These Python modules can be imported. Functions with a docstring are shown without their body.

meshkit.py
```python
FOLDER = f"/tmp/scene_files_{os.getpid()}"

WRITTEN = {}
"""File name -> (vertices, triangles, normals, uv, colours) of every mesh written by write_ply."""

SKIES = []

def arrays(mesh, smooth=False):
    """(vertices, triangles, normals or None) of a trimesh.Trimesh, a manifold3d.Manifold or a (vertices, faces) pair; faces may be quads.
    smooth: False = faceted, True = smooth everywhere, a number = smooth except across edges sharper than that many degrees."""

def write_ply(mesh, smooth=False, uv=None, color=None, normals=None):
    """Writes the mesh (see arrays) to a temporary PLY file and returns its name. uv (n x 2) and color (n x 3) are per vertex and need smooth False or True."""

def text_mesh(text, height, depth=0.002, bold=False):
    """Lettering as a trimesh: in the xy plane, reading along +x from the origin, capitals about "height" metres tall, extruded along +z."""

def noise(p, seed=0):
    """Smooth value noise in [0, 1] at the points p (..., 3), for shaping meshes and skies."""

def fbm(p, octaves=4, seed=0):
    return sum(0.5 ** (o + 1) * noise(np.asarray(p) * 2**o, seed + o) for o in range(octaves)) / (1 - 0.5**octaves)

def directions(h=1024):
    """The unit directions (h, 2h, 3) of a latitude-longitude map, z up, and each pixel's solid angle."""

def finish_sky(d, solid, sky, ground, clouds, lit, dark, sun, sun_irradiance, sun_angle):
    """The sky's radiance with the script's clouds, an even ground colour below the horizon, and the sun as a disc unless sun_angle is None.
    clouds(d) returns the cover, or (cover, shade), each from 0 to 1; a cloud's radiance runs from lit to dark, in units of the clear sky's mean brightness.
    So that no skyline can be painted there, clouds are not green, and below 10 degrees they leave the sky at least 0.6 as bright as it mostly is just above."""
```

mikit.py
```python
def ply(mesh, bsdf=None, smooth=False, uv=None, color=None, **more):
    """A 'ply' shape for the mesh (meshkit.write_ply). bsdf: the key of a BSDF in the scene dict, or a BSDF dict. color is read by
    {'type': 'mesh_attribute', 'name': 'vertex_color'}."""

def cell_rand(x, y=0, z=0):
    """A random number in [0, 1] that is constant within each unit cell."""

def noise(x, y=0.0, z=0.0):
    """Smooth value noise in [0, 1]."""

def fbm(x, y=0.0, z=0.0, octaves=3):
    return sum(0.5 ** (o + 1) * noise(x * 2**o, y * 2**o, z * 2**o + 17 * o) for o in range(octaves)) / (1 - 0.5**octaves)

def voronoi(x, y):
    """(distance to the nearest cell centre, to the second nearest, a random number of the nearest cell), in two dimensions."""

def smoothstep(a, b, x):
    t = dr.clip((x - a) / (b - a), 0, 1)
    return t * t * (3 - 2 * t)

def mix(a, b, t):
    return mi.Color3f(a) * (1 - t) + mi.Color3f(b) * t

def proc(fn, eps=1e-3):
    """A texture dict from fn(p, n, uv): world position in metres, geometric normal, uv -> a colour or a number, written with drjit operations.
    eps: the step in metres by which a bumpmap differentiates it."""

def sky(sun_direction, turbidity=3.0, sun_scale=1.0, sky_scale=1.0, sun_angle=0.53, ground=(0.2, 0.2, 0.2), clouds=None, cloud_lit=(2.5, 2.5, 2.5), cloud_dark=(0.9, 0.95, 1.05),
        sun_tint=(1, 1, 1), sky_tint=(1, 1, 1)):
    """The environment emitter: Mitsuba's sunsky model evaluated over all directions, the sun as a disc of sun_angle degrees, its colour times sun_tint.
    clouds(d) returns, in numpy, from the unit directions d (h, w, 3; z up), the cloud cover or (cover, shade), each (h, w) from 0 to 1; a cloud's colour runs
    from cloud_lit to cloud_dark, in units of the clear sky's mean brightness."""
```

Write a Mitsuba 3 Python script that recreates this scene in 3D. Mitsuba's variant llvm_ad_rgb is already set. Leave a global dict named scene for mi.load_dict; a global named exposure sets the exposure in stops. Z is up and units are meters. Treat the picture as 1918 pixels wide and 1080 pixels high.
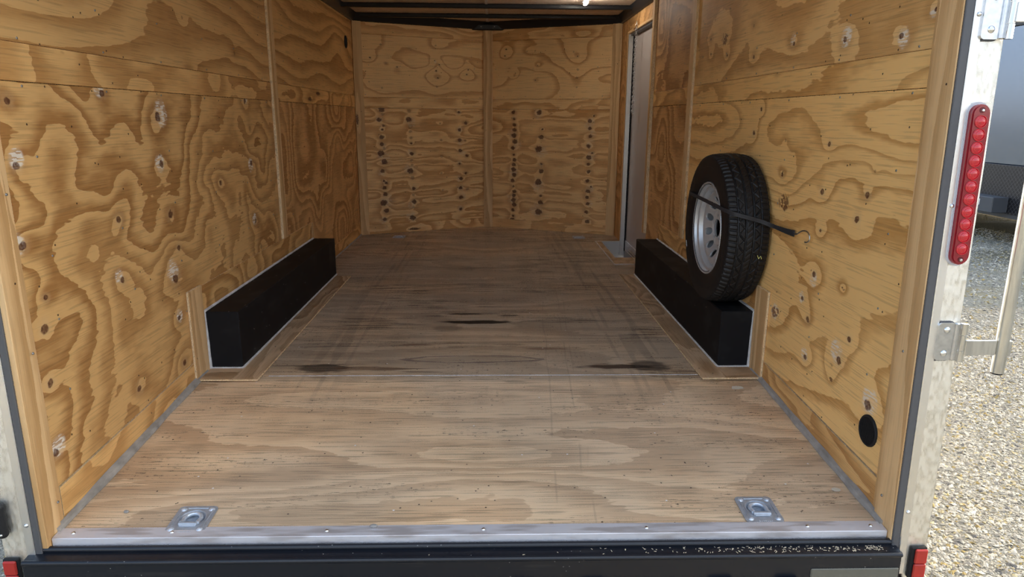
import math, random
import numpy as np
import trimesh
import manifold3d as m3
import shapely.geometry as sg
import drjit as dr
import mitsuba as mi
import mikit, meshkit
from mikit import noise, fbm, smoothstep, mix, cell_rand, voronoi

T = mi.ScalarTransform4f
rng = np.random.default_rng(7)
random.seed(7)
scene, labels = {}, {}

# ------------------------------------------------------------------ camera, sky, sun, exposure
CAM = dict(o=(0.0488, -2.8419, 1.1001), yaw=0.0280, pitch=0.2421, roll=0.0067, f=1294.5)
def camera_axes():
    cy, sy, cp, sp = math.cos(CAM['yaw']), math.sin(CAM['yaw']), math.cos(CAM['pitch']), math.sin(CAM['pitch'])
    f = np.array([sy * cp, cy * cp, -sp]); r0 = np.array([cy, -sy, 0.0]); u0 = np.cross(r0, f)
    u = u0 * math.cos(CAM['roll']) - r0 * math.sin(CAM['roll'])
    return f, u
_f, _u = camera_axes()
scene['camera'] = {'type': 'perspective', 'fov': 2 * math.degrees(math.atan(959 / CAM['f'])), 'fov_axis': 'x', 'near_clip': 0.05, 'far_clip': 500.0,
                   'to_world': T().look_at(origin=list(CAM['o']), target=[float(a + b) for a, b in zip(CAM['o'], _f)], up=[float(x) for x in _u])}
SUN = (0.74, 0.26, 0.60)
def cloud_cover(d):
    q = d / np.maximum(d[..., 2:3] + 0.35, 0.15)
    c = meshkit.fbm(q * 1.3 + 5.0, 5, 3)
    s = meshkit.fbm(q * 2.1 + 9.0, 4, 8)
    return np.clip((c - 0.50) * 4.0, 0, 1) * 0.6, np.clip(s * 1.2 - 0.2, 0, 1)
scene['sky'] = mikit.sky(SUN, turbidity=7.5, sun_scale=0.28, sky_scale=1.0, sun_angle=1.2, sun_tint=(1.0, .95, .86), ground=(0.30, 0.28, 0.24), clouds=cloud_cover,
                         cloud_lit=(2.3, 2.25, 2.15), cloud_dark=(1.2, 1.25, 1.35))
exposure = 3.55
LAMP = 17.0           # glow of the ceiling dome lamp, added to lift the dim far end

# ------------------------------------------------------------------ dimensions (metres; y into the trailer, floor z = 0, tail floor slopes down)
W = 1.22            # half width between the wall panels
YR = -1.067         # rear end of the walls
SL = 0.0699         # slope of the tail floor
ZS1, ZS2 = 1.2854, 1.1862   # rub rail top and bottom
ZT = 1.932          # top of the wood
ZC = 2.0            # ceiling
YF, YP = 3.7514, 4.3284     # front corners, peak of the V front
BX0, BY0, BY1, BZ = 1.068, 0.10, 2.0, 0.268  # wheel boxes
GZ = -0.50          # ground
def fz(y): return SL * min(y, 0.0)
SH = lambda z: -.0165 * (z + .07)      # the right rear post leans in a little
FL = math.hypot(W, YP - YF)

# ------------------------------------------------------------------ mesh helpers
def cham(x0, x1, y0, y1, z0, z1, b=0.002):
    b = min(b, abs(x1 - x0) * .45, abs(y1 - y0) * .45, abs(z1 - z0) * .45)
    xs, ys, zs = sorted((x0, x1)), sorted((y0, y1)), sorted((z0, z1))
    v = []
    for i in (0, 1):
        for j in (0, 1):
            for k in (0, 1):
                p = np.array([xs[i], ys[j], zs[k]]); s = np.array([1 - 2 * i, 1 - 2 * j, 1 - 2 * k]) * b
                for a in range(3):
                    q = p + s; q[a] = p[a]; v.append(q)
    return trimesh.Trimesh(np.array(v), process=False).convex_hull
def hull(pts): return trimesh.Trimesh(np.array(pts, float), process=False).convex_hull
def cat(*ms):
    ms = [m for m in ms]
    return trimesh.util.concatenate(ms)
def man(m): return m3.Manifold(m3.Mesh(np.asarray(m.vertices, np.float32), np.asarray(m.faces, np.uint32)))
def unman(M):
    m = M.to_mesh(); return trimesh.Trimesh(m.vert_properties[:, :3], m.tri_verts, process=False)
def tube(pts, r, n=10, cap=True):
    p = np.asarray(pts, float); t = np.gradient(p, axis=0); t /= np.linalg.norm(t, axis=1, keepdims=True)
    a = np.cross(t[0], [0, 0, 1.0] if abs(t[0][2]) < .9 else [1.0, 0, 0]); a /= np.linalg.norm(a)
    rr = np.broadcast_to(np.asarray(r, float), (len(p),)); ang = np.arange(n) * 2 * np.pi / n; V = []
    for i in range(len(p)):
        a = a - t[i] * (a @ t[i]); a /= np.linalg.norm(a); b = np.cross(t[i], a)
        V.append(p[i] + rr[i] * (np.cos(ang)[:, None] * a + np.sin(ang)[:, None] * b))
    V = np.vstack(V); F = []
    for i in range(len(p) - 1):
        for j in range(n):
            q = [i * n + j, i * n + (j + 1) % n, (i + 1) * n + (j + 1) % n, (i + 1) * n + j]
            F += [[q[0], q[1], q[2]], [q[0], q[2], q[3]]]
    if cap:
        V = np.vstack([V, p[:1], p[-1:]]); k = len(V)
        for j in range(n):
            F += [[k - 2, (j + 1) % n, j], [k - 1, (len(p) - 1) * n + j, (len(p) - 1) * n + (j + 1) % n]]
    return trimesh.Trimesh(V, F, process=False)
def ribbon(pts, w, side, th=0.003):
    """flat strap through pts, width w along the directions side"""
    p, s = np.asarray(pts, float), np.asarray(side, float)
    t = np.gradient(p, axis=0); t /= np.linalg.norm(t, axis=1, keepdims=True)
    s = s - t * (s * t).sum(1, keepdims=True); s /= np.linalg.norm(s, axis=1, keepdims=True)
    n = np.cross(t, s); ww = np.broadcast_to(np.asarray(w, float), (len(p),))[:, None]
    V = np.stack([p - s * ww / 2 - n * th / 2, p + s * ww / 2 - n * th / 2, p + s * ww / 2 + n * th / 2, p - s * ww / 2 + n * th / 2], 1).reshape(-1, 3); F = []
    for i in range(len(p) - 1):
        for j in range(4):
            a, b, c, d = i * 4 + j, i * 4 + (j + 1) % 4, (i + 1) * 4 + (j + 1) % 4, (i + 1) * 4 + j
            F += [[a, b, c], [a, c, d]]
    e = len(V) - 4; F += [[0, 2, 1], [0, 3, 2], [e, e + 1, e + 2], [e, e + 2, e + 3]]
    return trimesh.Trimesh(V, F, process=False)
def lathe(profile, n=32):
    return trimesh.creation.revolve(np.array(profile, float), sections=n)
def frame(x, y, z, o):
    M = np.eye(4); M[:3, 0], M[:3, 1], M[:3, 2], M[:3, 3] = x, y, z, o; return M
def place(m, M): m = m.copy(); m.apply_transform(M); return m
def extrude(poly, z0, z1):
    m = trimesh.creation.extrude_polygon(poly, z1 - z0, engine='earcut'); m.apply_translation([0, 0, z0]); return m
def rrect(x0, x1, y0, y1, r):
    return sg.box(x0 + r, y0 + r, x1 - r, y1 - r).buffer(r, quad_segs=5)
def screw_head(o, nrm, r=0.0045):
    m = lathe([[0, 0.6 * r], [0.35 * r, 0.58 * r], [0.75 * r, 0.4 * r], [r, 0.05 * r], [r, -0.3 * r], [0, -0.3 * r]], 8)
    nrm = np.array(nrm, float); a = np.cross(nrm, [0.3, 0.5, 0.8]); a /= np.linalg.norm(a)
    return place(m, frame(a, np.cross(nrm, a), nrm, o))

# ------------------------------------------------------------------ scene helpers
used = {}
def key_of(name):
    n = used.get(name, 0); used[name] = n + 1
    return name if n == 0 else f'{name}_{n:03d}'
def add(key, mesh, bsdf, smooth=False, uv=None, **k):
    key = key_of(key)
    scene[key] = mikit.ply(mesh, bsdf, smooth, uv=uv, **k)
    return key
def tag(key, label, category=None, group=None, kind=None):
    d = {'label': label}
    if category: d['category'] = category
    if group: d['group'] = group
    if kind: d['kind'] = kind
    labels[key] = d
pieces = [0]
def planed(mesh, g, c, t, off=None):
    """planar uv: along the grain g, across c, plus the thickness t; a random offset makes each board its own"""
    v = np.asarray(mesh.vertices); t0 = np.array(t, float); v = v - t0 * (v @ t0).mean()
    if off is None:
        pieces[0] += 1; off = (7.31 * pieces[0] % 53, 3.77 * pieces[0] % 41)
    return np.stack([v @ np.array(g, float) + v @ np.array(t, float) * .01 + off[0], v @ np.array(c, float) + v @ np.array(t, float) * .6 + off[1]], 1)
X, Y, Z = (1, 0, 0), (0, 1, 0), (0, 0, 1)

# ------------------------------------------------------------------ materials
def two(d): return {'type': 'twosided', 'bsdf': d}
def prin(c, rough=.5, metal=0.0, spec=.5, **k):
    col = c if isinstance(c, dict) else {'type': 'rgb', 'value': list(c)}
    return two({'type': 'principled', 'base_color': col, 'roughness': rough, 'metallic': metal, 'specular': spec, **k})
def wood(seed, light, dark, fu=1.2, fv=3.0, K=6.0, tilt=0.0, knots=(), reach=4.5, hatch=0.10, edge=None, rand_knots=0.0, ring=(.10, .80), wander=0.05, stain=None, streak=0.12, tiltu=0.0, scuffk=1.0, corek=1.0, jag=0.03, octs=2, kamp=.13):
    def fn(p, n, uv):
        u0, v0 = mi.Float(uv[0]), mi.Float(uv[1])
        u = u0 + wander * (fbm(u0 * 5, v0 * 5, seed, octaves=2) - .5)
        v = v0 + wander * .6 * (fbm(u0 * 6, v0 * 9, seed + 3, octaves=2) - .5)
        f = fbm(u * fu, v * fv, seed + 5.5, octaves=octs) + tilt * v + tiltu * u
        core, scuff, resin, halo = mi.Float(0), mi.Float(0), mi.Float(0), mi.Float(0)
        wob = 0.75 + .5 * noise(u0 * 90, v0 * 90, seed)
        for (a, b, r, kind) in knots:
            du, dv = (u0 - a), (v0 - b)
            d2 = dr.square(du / (r * reach * 1.15)) + dr.square(dv / (r * reach * .8))
            f += (kamp if kind != 1 else .5 * kamp) * dr.exp(-d2)
            q = dr.sqrt(dr.square(du * 0.85) + dr.square(dv)) / (r * corek * wob)
            if kind in (1,): core = dr.maximum(core, .45 * smoothstep(.95, .6, q))
            if kind in (2, 3): core = dr.maximum(core, smoothstep(.80, .55, q))
            if kind in (2, 3): halo = dr.maximum(halo, smoothstep(2.1, .9, q) * (.55 + .45 * noise(du * 30 / r, dv * 8 / r, 2)))
            if kind == 3:
                h = math.sin(a * 91.7 + b * 57.3) * 1.4, math.cos(a * 33.1 - b * 71.9) * 1.6
                scuff = dr.maximum(scuff, dr.exp(-dr.square((du - h[0] * r) / (r * 2.3)) - dr.square((dv - h[1] * r) / (r * 2.3))))
            if kind in (4, 5): resin = dr.maximum(resin, smoothstep(1.1, .7, dr.sqrt(dr.square(du / 1.6) + dr.square(dv)) / (r * wob * .8)))
            if kind == 5: scuff = dr.maximum(scuff, dr.exp(-dr.square(du / (r * 1.1)) - dr.square(dv / (r * 1.1))))
        if rand_knots > 0:
            d1, d2_, w = voronoi(u0 * .9, v0 * 4.0 + seed)
            has = dr.select(w < rand_knots, 1.0, 0.0)
            f += has * .22 * dr.exp(-dr.square(d1 / .25))
            core = dr.maximum(core, has * smoothstep(.06, .035, d1 * wob))
        f += jag * (fbm(u0 * 22, v0 * 70, seed + 13, octaves=2) - .5)
        t = f * K
        r = t - dr.floor(t)
        band = smoothstep(ring[0], ring[1], r) * (1 - smoothstep(.965, 1.0, r))
        lv = dr.floor(t)
        tone = cell_rand(lv + 50, seed, 4)
        fine = noise(u0 * 14, v0 * 420, seed) - .5
        fleck = noise(u0 * 60, v0 * 700, seed + 2)
        m = dr.clip(band * (.65 + .35 * tone) + streak * fine * 1.6 + .14 * (fbm(u0 * 4, v0 * 7, seed + 8, octaves=3) - .5) * 2, 0, 1)
        c = mix(mi.Color3f(*light), mi.Color3f(*dark), m)
        c *= 1 - hatch * smoothstep(.60, .85, noise(u0 * 9, v0 * 300, seed + 4)) * 1.6
        c *= .90 + .2 * fbm(u0 * 1.7, v0 * 1.7, seed + 11, octaves=3)
        c = mix(c, mi.Color3f(.60, .42, .24), halo * .28)
        hat = smoothstep(.50, .62, noise(u0 * 55, v0 * 260, seed + 6))
        c = mix(c, mi.Color3f(.78, .72, .62), dr.clip(smoothstep(.22, .62, scuff * (.45 + 1.0 * fbm(u0 * 30, v0 * 30, seed, octaves=2))) * (.25 + .75 * hat), 0, 1) * .85 * scuffk)
        c = mix(c, mi.Color3f(.10, .037, .018), core * (.72 + .28 * noise(u0 * 200, v0 * 200)))
        c = mix(c, mi.Color3f(.13, .045, .02), resin * .8 * smoothstep(.3, .5, noise(u0 * 110, v0 * 110, seed)))
        # pin specks
        d3, _, w3 = voronoi(u0 * 9 + 31, v0 * 9)
        c = mix(c, mi.Color3f(.07, .035, .02), dr.select(w3 < .30, smoothstep(.035, .02, d3), 0.0))
        if stain is not None: c = stain(c, u0, v0)
        if edge is not None:
            ax, k0 = edge
            e = smoothstep(.6, .4, dr.abs(n[ax]))
            s = p[ax] * 330 + .25 * noise(p[1] * 30, p[2] * 30)
            s = s - dr.floor(s)
            ec = mix(mi.Color3f(.86, .66, .40), mi.Color3f(.20, .11, .045), smoothstep(.55, .7, s) * (1 - smoothstep(.85, .97, s)))
            ec *= .8 + .35 * noise(p[1] * 60, p[2] * 60, p[0] * 60)
            c = mix(c, ec, e)
        return c
    return fn
LIGHT, DARK = (.71, .425, .165), (.43, .205, .062)
FLIGHT, FDARK = (.84, .56, .27), (.56, .29, .10)
KL = [(-0.939, 1.138, 0.012, 2), (-0.481, 1.172, 0.013, 3), (-0.117, 1.096, 0.022, 3), (-0.125, 0.923, 0.016, 3), (0.894, 1.038, 0.014, 1), (0.868, 0.866, 0.016, 3), (0.434, 0.802, 0.014, 2), (-0.945, 0.971, 0.013, 3), (-0.972, 0.759, 0.015, 3), (-0.477, 0.762, 0.014, 2), (-0.097, 0.725, 0.017, 2), (-0.06, 0.584, 0.013, 2), (-0.117, 0.471, 0.021, 3), (-0.503, 0.556, 0.012, 3), (0.868, 0.56, 0.014, 3), (0.92, 0.414, 0.014, 1), (0.848, 1.177, 0.016, 3), (-0.912, 0.601, 0.01, 2), (-0.938, 0.515, 0.015, 2), (-0.95, 0.357, 0.013, 2), (-0.485, 0.152, 0.014, 2), (-0.12, 0.118, 0.013, 2), (-0.974, 0.152, 0.014, 3), (-0.123, 0.31, 0.012, 3)]
KR = [(0.247, 1.139, 0.011, 2), (0.311, 1.038, 0.014, 2), (-0.041, 1.016, 0.008, 1), (-0.414, 1.014, 0.011, 2), (-0.399, 0.847, 0.014, 2), (-0.703, 0.869, 0.013, 2), (-0.657, 0.787, 0.015, 2), (-0.08, 0.773, 0.042, 4), (-0.42, 0.711, 0.008, 2), (-0.042, 0.881, 0.011, 2), (-0.728, 0.944, 0.006, 1), (-0.409, 0.549, 0.013, 3), (-0.104, 0.321, 0.034, 5), (-0.399, 0.374, 0.014, 2), (-0.337, 0.439, 0.010, 3), (-0.702, 0.396, 0.012, 2), (-0.655, 0.306, 0.018, 3), (-0.625, 0.549, 0.009, 4), (-0.606, 0.271, 0.009, 4), (-0.618, 0.222, 0.011, 4), (-0.412, 0.231, 0.012, 3), (-0.86, 0.23, 0.02, 3)]
KRU = [(0.822, 1.488, 0.036, 4), (-0.44, 1.355, 0.015, 3), (-0.773, 1.331, 0.014, 3), (-0.031, 1.384, 0.012, 3), (0.769, 1.406, 0.01, 2), (0.426, 1.504, 0.01, 1), (1.059, 1.512, 0.011, 2), (1.04, 1.434, 0.011, 2), (0.393, 1.369, 0.012, 2), (-0.921, 1.382, 0.009, 3)]
KLU = [(0.194, 1.491, 0.008, 1), (-0.174, 1.234, 0.017, 2), (0.193, 1.2, 0.019, 2), (0.217, 1.274, 0.013, 2), (0.45, 1.223, 0.011, 2), (0.761, 1.402, 0.013, 1)]
KF1 = [(0.263, 1.023, 0.012, 2), (0.25, 0.988, 0.010, 3), (0.242, 0.92, 0.018, 2), (0.242, 0.853, 0.016, 3), (0.261, 0.814, 0.01, 1), (0.23, 0.769, 0.025, 3), (0.259, 0.689, 0.024, 2), (0.238, 0.601, 0.018, 3), (0.247, 0.508, 0.01, 3), (0.27, 0.487, 0.013, 2), (0.25, 0.443, 0.017, 2), (0.255, 0.381, 0.018, 2), (0.239, 0.3, 0.027, 3), (0.263, 0.224, 0.021, 2), (0.244, 0.139, 0.016, 3), (0.525, 0.969, 0.012, 1), (0.528, 0.91, 0.011, 1), (0.529, 0.857, 0.01, 2), (0.533, 0.759, 0.017, 3), (0.53, 0.697, 0.012, 1), (0.533, 0.65, 0.011, 1), (0.516, 0.596, 0.025, 3), (0.534, 0.53, 0.014, 1), (0.545, 0.424, 0.015, 2), (0.537, 0.364, 0.012, 1), (0.545, 0.297, 0.02, 3), (0.536, 0.246, 0.011, 1), (0.525, 0.139, 0.024, 3), (1.035, 0.984, 0.015, 3), (1.034, 0.882, 0.017, 3), (1.093, 0.881, 0.009, 1), (1.039, 0.783, 0.015, 3), (1.113, 0.731, 0.015, 2), (1.031, 0.655, 0.011, 3), (1.099, 0.556, 0.011, 2), (1.044, 0.506, 0.017, 3), (1.04, 0.414, 0.017, 3), (1.115, 0.399, 0.013, 1), (1.044, 0.317, 0.018, 3), (1.037, 0.199, 0.014, 3), (0.84, 0.73, 0.011, 1), (0.835, 0.565, 0.01, 1), (0.838, 0.885, 0.009, 1), (0.846, 0.396, 0.009, 1), (0.248, 1.169, 0.024, 2), (0.258, 1.127, 0.013, 1), (0.223, 1.077, 0.018, 3), (0.52, 1.161, 0.013, 1), (0.513, 1.078, 0.022, 3), (0.526, 1.016, 0.015, 1), (1.101, 1.048, 0.014, 2), (0.832, 1.045, 0.008, 1), (1.028, 1.152, 0.012, 3)]
KF2 = [(0.287, 0.987, 0.019, 2), (0.282, 0.932, 0.021, 3), (0.291, 0.873, 0.022, 3), (0.271, 0.809, 0.018, 2), (0.28, 0.744, 0.01, 2), (0.289, 0.694, 0.017, 2), (0.284, 0.648, 0.018, 2), (0.281, 0.597, 0.022, 3), (0.29, 0.545, 0.022, 2), (0.27, 0.487, 0.017, 2), (0.282, 0.428, 0.011, 2), (0.291, 0.379, 0.018, 2), (0.287, 0.338, 0.018, 2), (0.284, 0.29, 0.022, 3), (0.29, 0.244, 0.021, 2), (0.276, 0.19, 0.017, 2), (0.281, 0.131, 0.011, 2), (0.272, 0.089, 0.02, 2), (0.586, 0.996, 0.01, 2), (0.573, 0.921, 0.021, 2), (0.549, 0.805, 0.029, 3), (0.582, 0.662, 0.01, 3), (0.579, 0.591, 0.021, 2), (0.555, 0.483, 0.029, 3), (0.58, 0.346, 0.011, 2), (0.579, 0.282, 0.021, 2), (0.559, 0.187, 0.029, 3), (1.069, 1.01, 0.016, 3), (1.076, 0.936, 0.017, 3), (1.061, 0.843, 0.018, 3), (1.101, 0.781, 0.009, 2), (1.069, 0.738, 0.021, 3), (1.065, 0.673, 0.015, 2), (1.07, 0.603, 0.015, 2), (1.063, 0.515, 0.016, 2), (1.099, 0.459, 0.008, 2), (1.072, 0.416, 0.019, 3), (1.063, 0.358, 0.015, 2), (1.071, 0.295, 0.015, 3), (1.06, 0.214, 0.016, 2), (1.074, 0.122, 0.019, 2), (1.079, 0.049, 0.017, 2), (0.275, 1.156, 0.016, 2), (0.282, 1.091, 0.011, 3), (0.286, 1.034, 0.017, 2), (0.55, 1.154, 0.023, 3), (1.067, 1.078, 0.018, 3), (1.105, 1.126, 0.008, 2)]
KFU1 = [(0.16, 1.627, 0.01, 2), (0.309, 1.585, 0.005, 2), (0.414, 1.555, 0.01, 2), (0.801, 1.533, 0.012, 2), (0.815, 1.469, 0.012, 2), (0.787, 1.626, 0.007, 3), (0.832, 1.592, 0.007, 2), (1.133, 1.553, 0.008, 2), (1.118, 1.509, 0.009, 2), (0.143, 1.416, 0.01, 1), (0.263, 1.747, 0.012, 1), (0.263, 1.364, 0.012, 1), (0.798, 1.763, 0.012, 1), (0.805, 1.389, 0.012, 1), (1.117, 1.624, 0.006, 1)]
KFU2 = [(0.193, 1.748, 0.011, 2), (0.18, 1.688, 0.01, 2), (0.412, 1.723, 0.008, 1), (0.499, 1.726, 0.009, 1), (0.887, 1.706, 0.010, 1), (0.927, 1.665, 0.008, 2), (0.932, 1.547, 0.013, 1), (0.925, 1.473, 0.014, 1), (0.925, 1.384, 0.011, 1), (0.525, 1.59, 0.007, 2), (0.504, 1.457, 0.007, 2), (0.294, 1.525, 0.005, 2), (0.282, 1.497, 0.004, 2)]

def floor_stain(tail):
    def f(c, u, v):   # u = x, v = y on the floor
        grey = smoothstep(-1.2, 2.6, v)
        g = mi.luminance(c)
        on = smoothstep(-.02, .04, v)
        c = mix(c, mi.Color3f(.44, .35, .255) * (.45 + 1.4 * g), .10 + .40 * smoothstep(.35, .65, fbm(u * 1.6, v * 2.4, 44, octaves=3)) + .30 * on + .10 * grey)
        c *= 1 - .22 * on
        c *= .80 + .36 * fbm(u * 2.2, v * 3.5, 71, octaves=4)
        c *= 1 - (.12 + .38 * smoothstep(-.1, .1, v)) * smoothstep(.62, .80, noise(u * 7, v * 130, 5)) * smoothstep(.35, .6, noise(u * 2, v * 9, 15))
        c = mix(c, mi.Color3f(.06, .045, .035), .7 * smoothstep(.84, .90, noise(u * 45, v * 430, 9)) * smoothstep(.55, .75, noise(u * 3, v * 11, 2)))
        def spot(a, b, ru, rv, k, col=(.018, .014, .012)):
            q = dr.square((u - a) / ru) + dr.square((v - b) / rv) * (.6 + .8 * noise(u * 9, v * 60, 3))
            return k * smoothstep(.22, .62, dr.exp(-q * (.6 + .8 * noise(u * 25, v * 70, 1)))), mi.Color3f(*col)
        for s in ((-.04, .84, .20, .034, .99), (-.11, 1.0, .10, .02, .7), (.14, .97, .06, .015, .7), (-.72, .12, .13, .05, .8), (-.50, .115, .17, .024, .6, (.10, .05, .025)), (.62, .13, .17, .03, .9, (.04, .022, .016)), (.76, .135, .10, .075, .75),
                  (-.34, .45, .09, .012, .7, (.12, .06, .03)), (.30, .385, .10, .018, .55, (.13, .065, .03)), (-.20, .72, .08, .06, .35)):
            m, col = spot(*s)
            c = mix(c, col, dr.clip(m, 0, 1))
        # ring stain
        q = dr.sqrt(dr.square((u + .05) / .30) + dr.square((v - .235) / .045)) + .25 * (noise(u * 12, v * 60) - .5)
        c = mix(c, mi.Color3f(.07, .05, .06), .55 * smoothstep(.16, .04, dr.abs(q - 1)))
        # tyre scuffs running along the trailer
        for a, wd, k in ((-.70, .13, .24), (.68, .15, .22), (.80, .05, .2)):
            c = mix(c, mi.Color3f(.07, .06, .055), k * dr.exp(-dr.square((u - a - .03 * (noise(v * 2, a) - .5)) / wd)) * smoothstep(.55, .75, noise(u * 45, v * 2.2, 7)) * smoothstep(-.35, .15, v))
        for a, b in ((.40, .35), (.43, .42), (.30, .2)):
            c = mix(c, mi.Color3f(.08, .06, .05),   .17 * smoothstep(.005, .001, dr.abs(u - a - .05 * (v - b) - .02 * (noise(v * 4, a * 9) - .5))) * smoothstep(.4, .6, noise(v * 5, a * 30)))
        # dust and pin scratches
        d, _, w = voronoi(u * 14, v * 14)
        c = mix(c, mi.Color3f(.04, .03, .025), dr.select(w < .16, smoothstep(.05, .025, d), 0.0) * .8)
        c = mix(c, mi.Color3f(.75, .73, .70), dr.select(w > .97, smoothstep(.06, .03, d), 0.0))
        return c
    return f
def mat(key, fn, rough=.55, spec=.35): scene[key] = prin(mikit.proc(fn), rough, 0.0, spec)
mat('ply_left_low', wood(3, (.64, .385, .152), (.36, .17, .052), fu=1.9, fv=2.1, K=9, tilt=-.30, tiltu=.25, knots=KL, octs=3, kamp=.11, corek=1.25, wander=.13, ring=(.15, .85), edge=(0, 0)))  # left wall wood lowered; the dimmer light on that side is in its colour
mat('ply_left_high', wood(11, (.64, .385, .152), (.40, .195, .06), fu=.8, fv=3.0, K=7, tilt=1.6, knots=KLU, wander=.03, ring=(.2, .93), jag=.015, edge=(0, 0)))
mat('ply_right_low', wood(23, (.82, .515, .20), (.54, .28, .085), fu=.7, fv=2.8, K=8, tilt=.7, knots=KR, wander=.05, ring=(.55, .94), kamp=.09, jag=.02, tiltu=.12, corek=1.15, scuffk=.75, edge=(0, 0)))  # right wall wood raised; the stronger light on that side is in its colour
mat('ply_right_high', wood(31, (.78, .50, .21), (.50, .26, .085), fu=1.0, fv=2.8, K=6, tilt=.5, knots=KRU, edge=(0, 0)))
mat('ply_side_front', wood(41, (.62, .355, .145), (.37, .175, .058), fu=2.0, fv=2.2, K=10, tilt=.3, rand_knots=.25, edge=(0, 0)))
mat('ply_strip', wood(47, LIGHT, DARK, fu=2.2, fv=5.5, K=6, tilt=.6, rand_knots=.35, edge=(0, 0)))
mat('ply_front_strip', wood(47, FLIGHT, FDARK, fu=2.2, fv=5.5, K=6, tilt=.6, rand_knots=.35))
mat('ply_front_one', wood(53, FLIGHT, FDARK, fu=1.3, fv=8.0, K=7, tilt=.3, knots=KF1, reach=2.4, streak=.18, scuffk=.3, corek=1.5))
mat('ply_front_two', wood(59, FLIGHT, FDARK, fu=1.3, fv=8.0, K=6, tilt=.3, knots=KF2, reach=2.4, streak=.18, scuffk=.3, corek=1.5))
mat('ply_front_high', wood(61, FLIGHT, FDARK, fu=1.1, fv=3.4, K=6, tilt=.4, knots=KFU1, reach=8, wander=.02, ring=(.66, .93), jag=.015))
mat('ply_front_high_two', wood(67, FLIGHT, FDARK, fu=1.1, fv=3.4, K=6, tilt=.4, knots=KFU2, reach=8, wander=.02, ring=(.66, .93), jag=.015))
mat('pine_board', wood(73, (.70, .465, .235), (.50, .29, .12), fu=.5, fv=9, K=4, tilt=3.0, rand_knots=.30, wander=.015, hatch=.05, edge=(0, 0)))
mat('pine_front_board', wood(79, (.70, .465, .235), (.50, .29, .12), fu=.5, fv=9, K=4, tilt=3.0, rand_knots=.35, wander=.015, hatch=.05))
FLI, FDA = (.80, .57, .345), (.57, .365, .205)
mat('ply_floor', wood(83, FLI, FDA, fu=.7, fv=3.2, K=7, tilt=.5, wander=.03, stain=floor_stain(0), streak=.25, hatch=.2), rough=.6, spec=.3)
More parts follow.
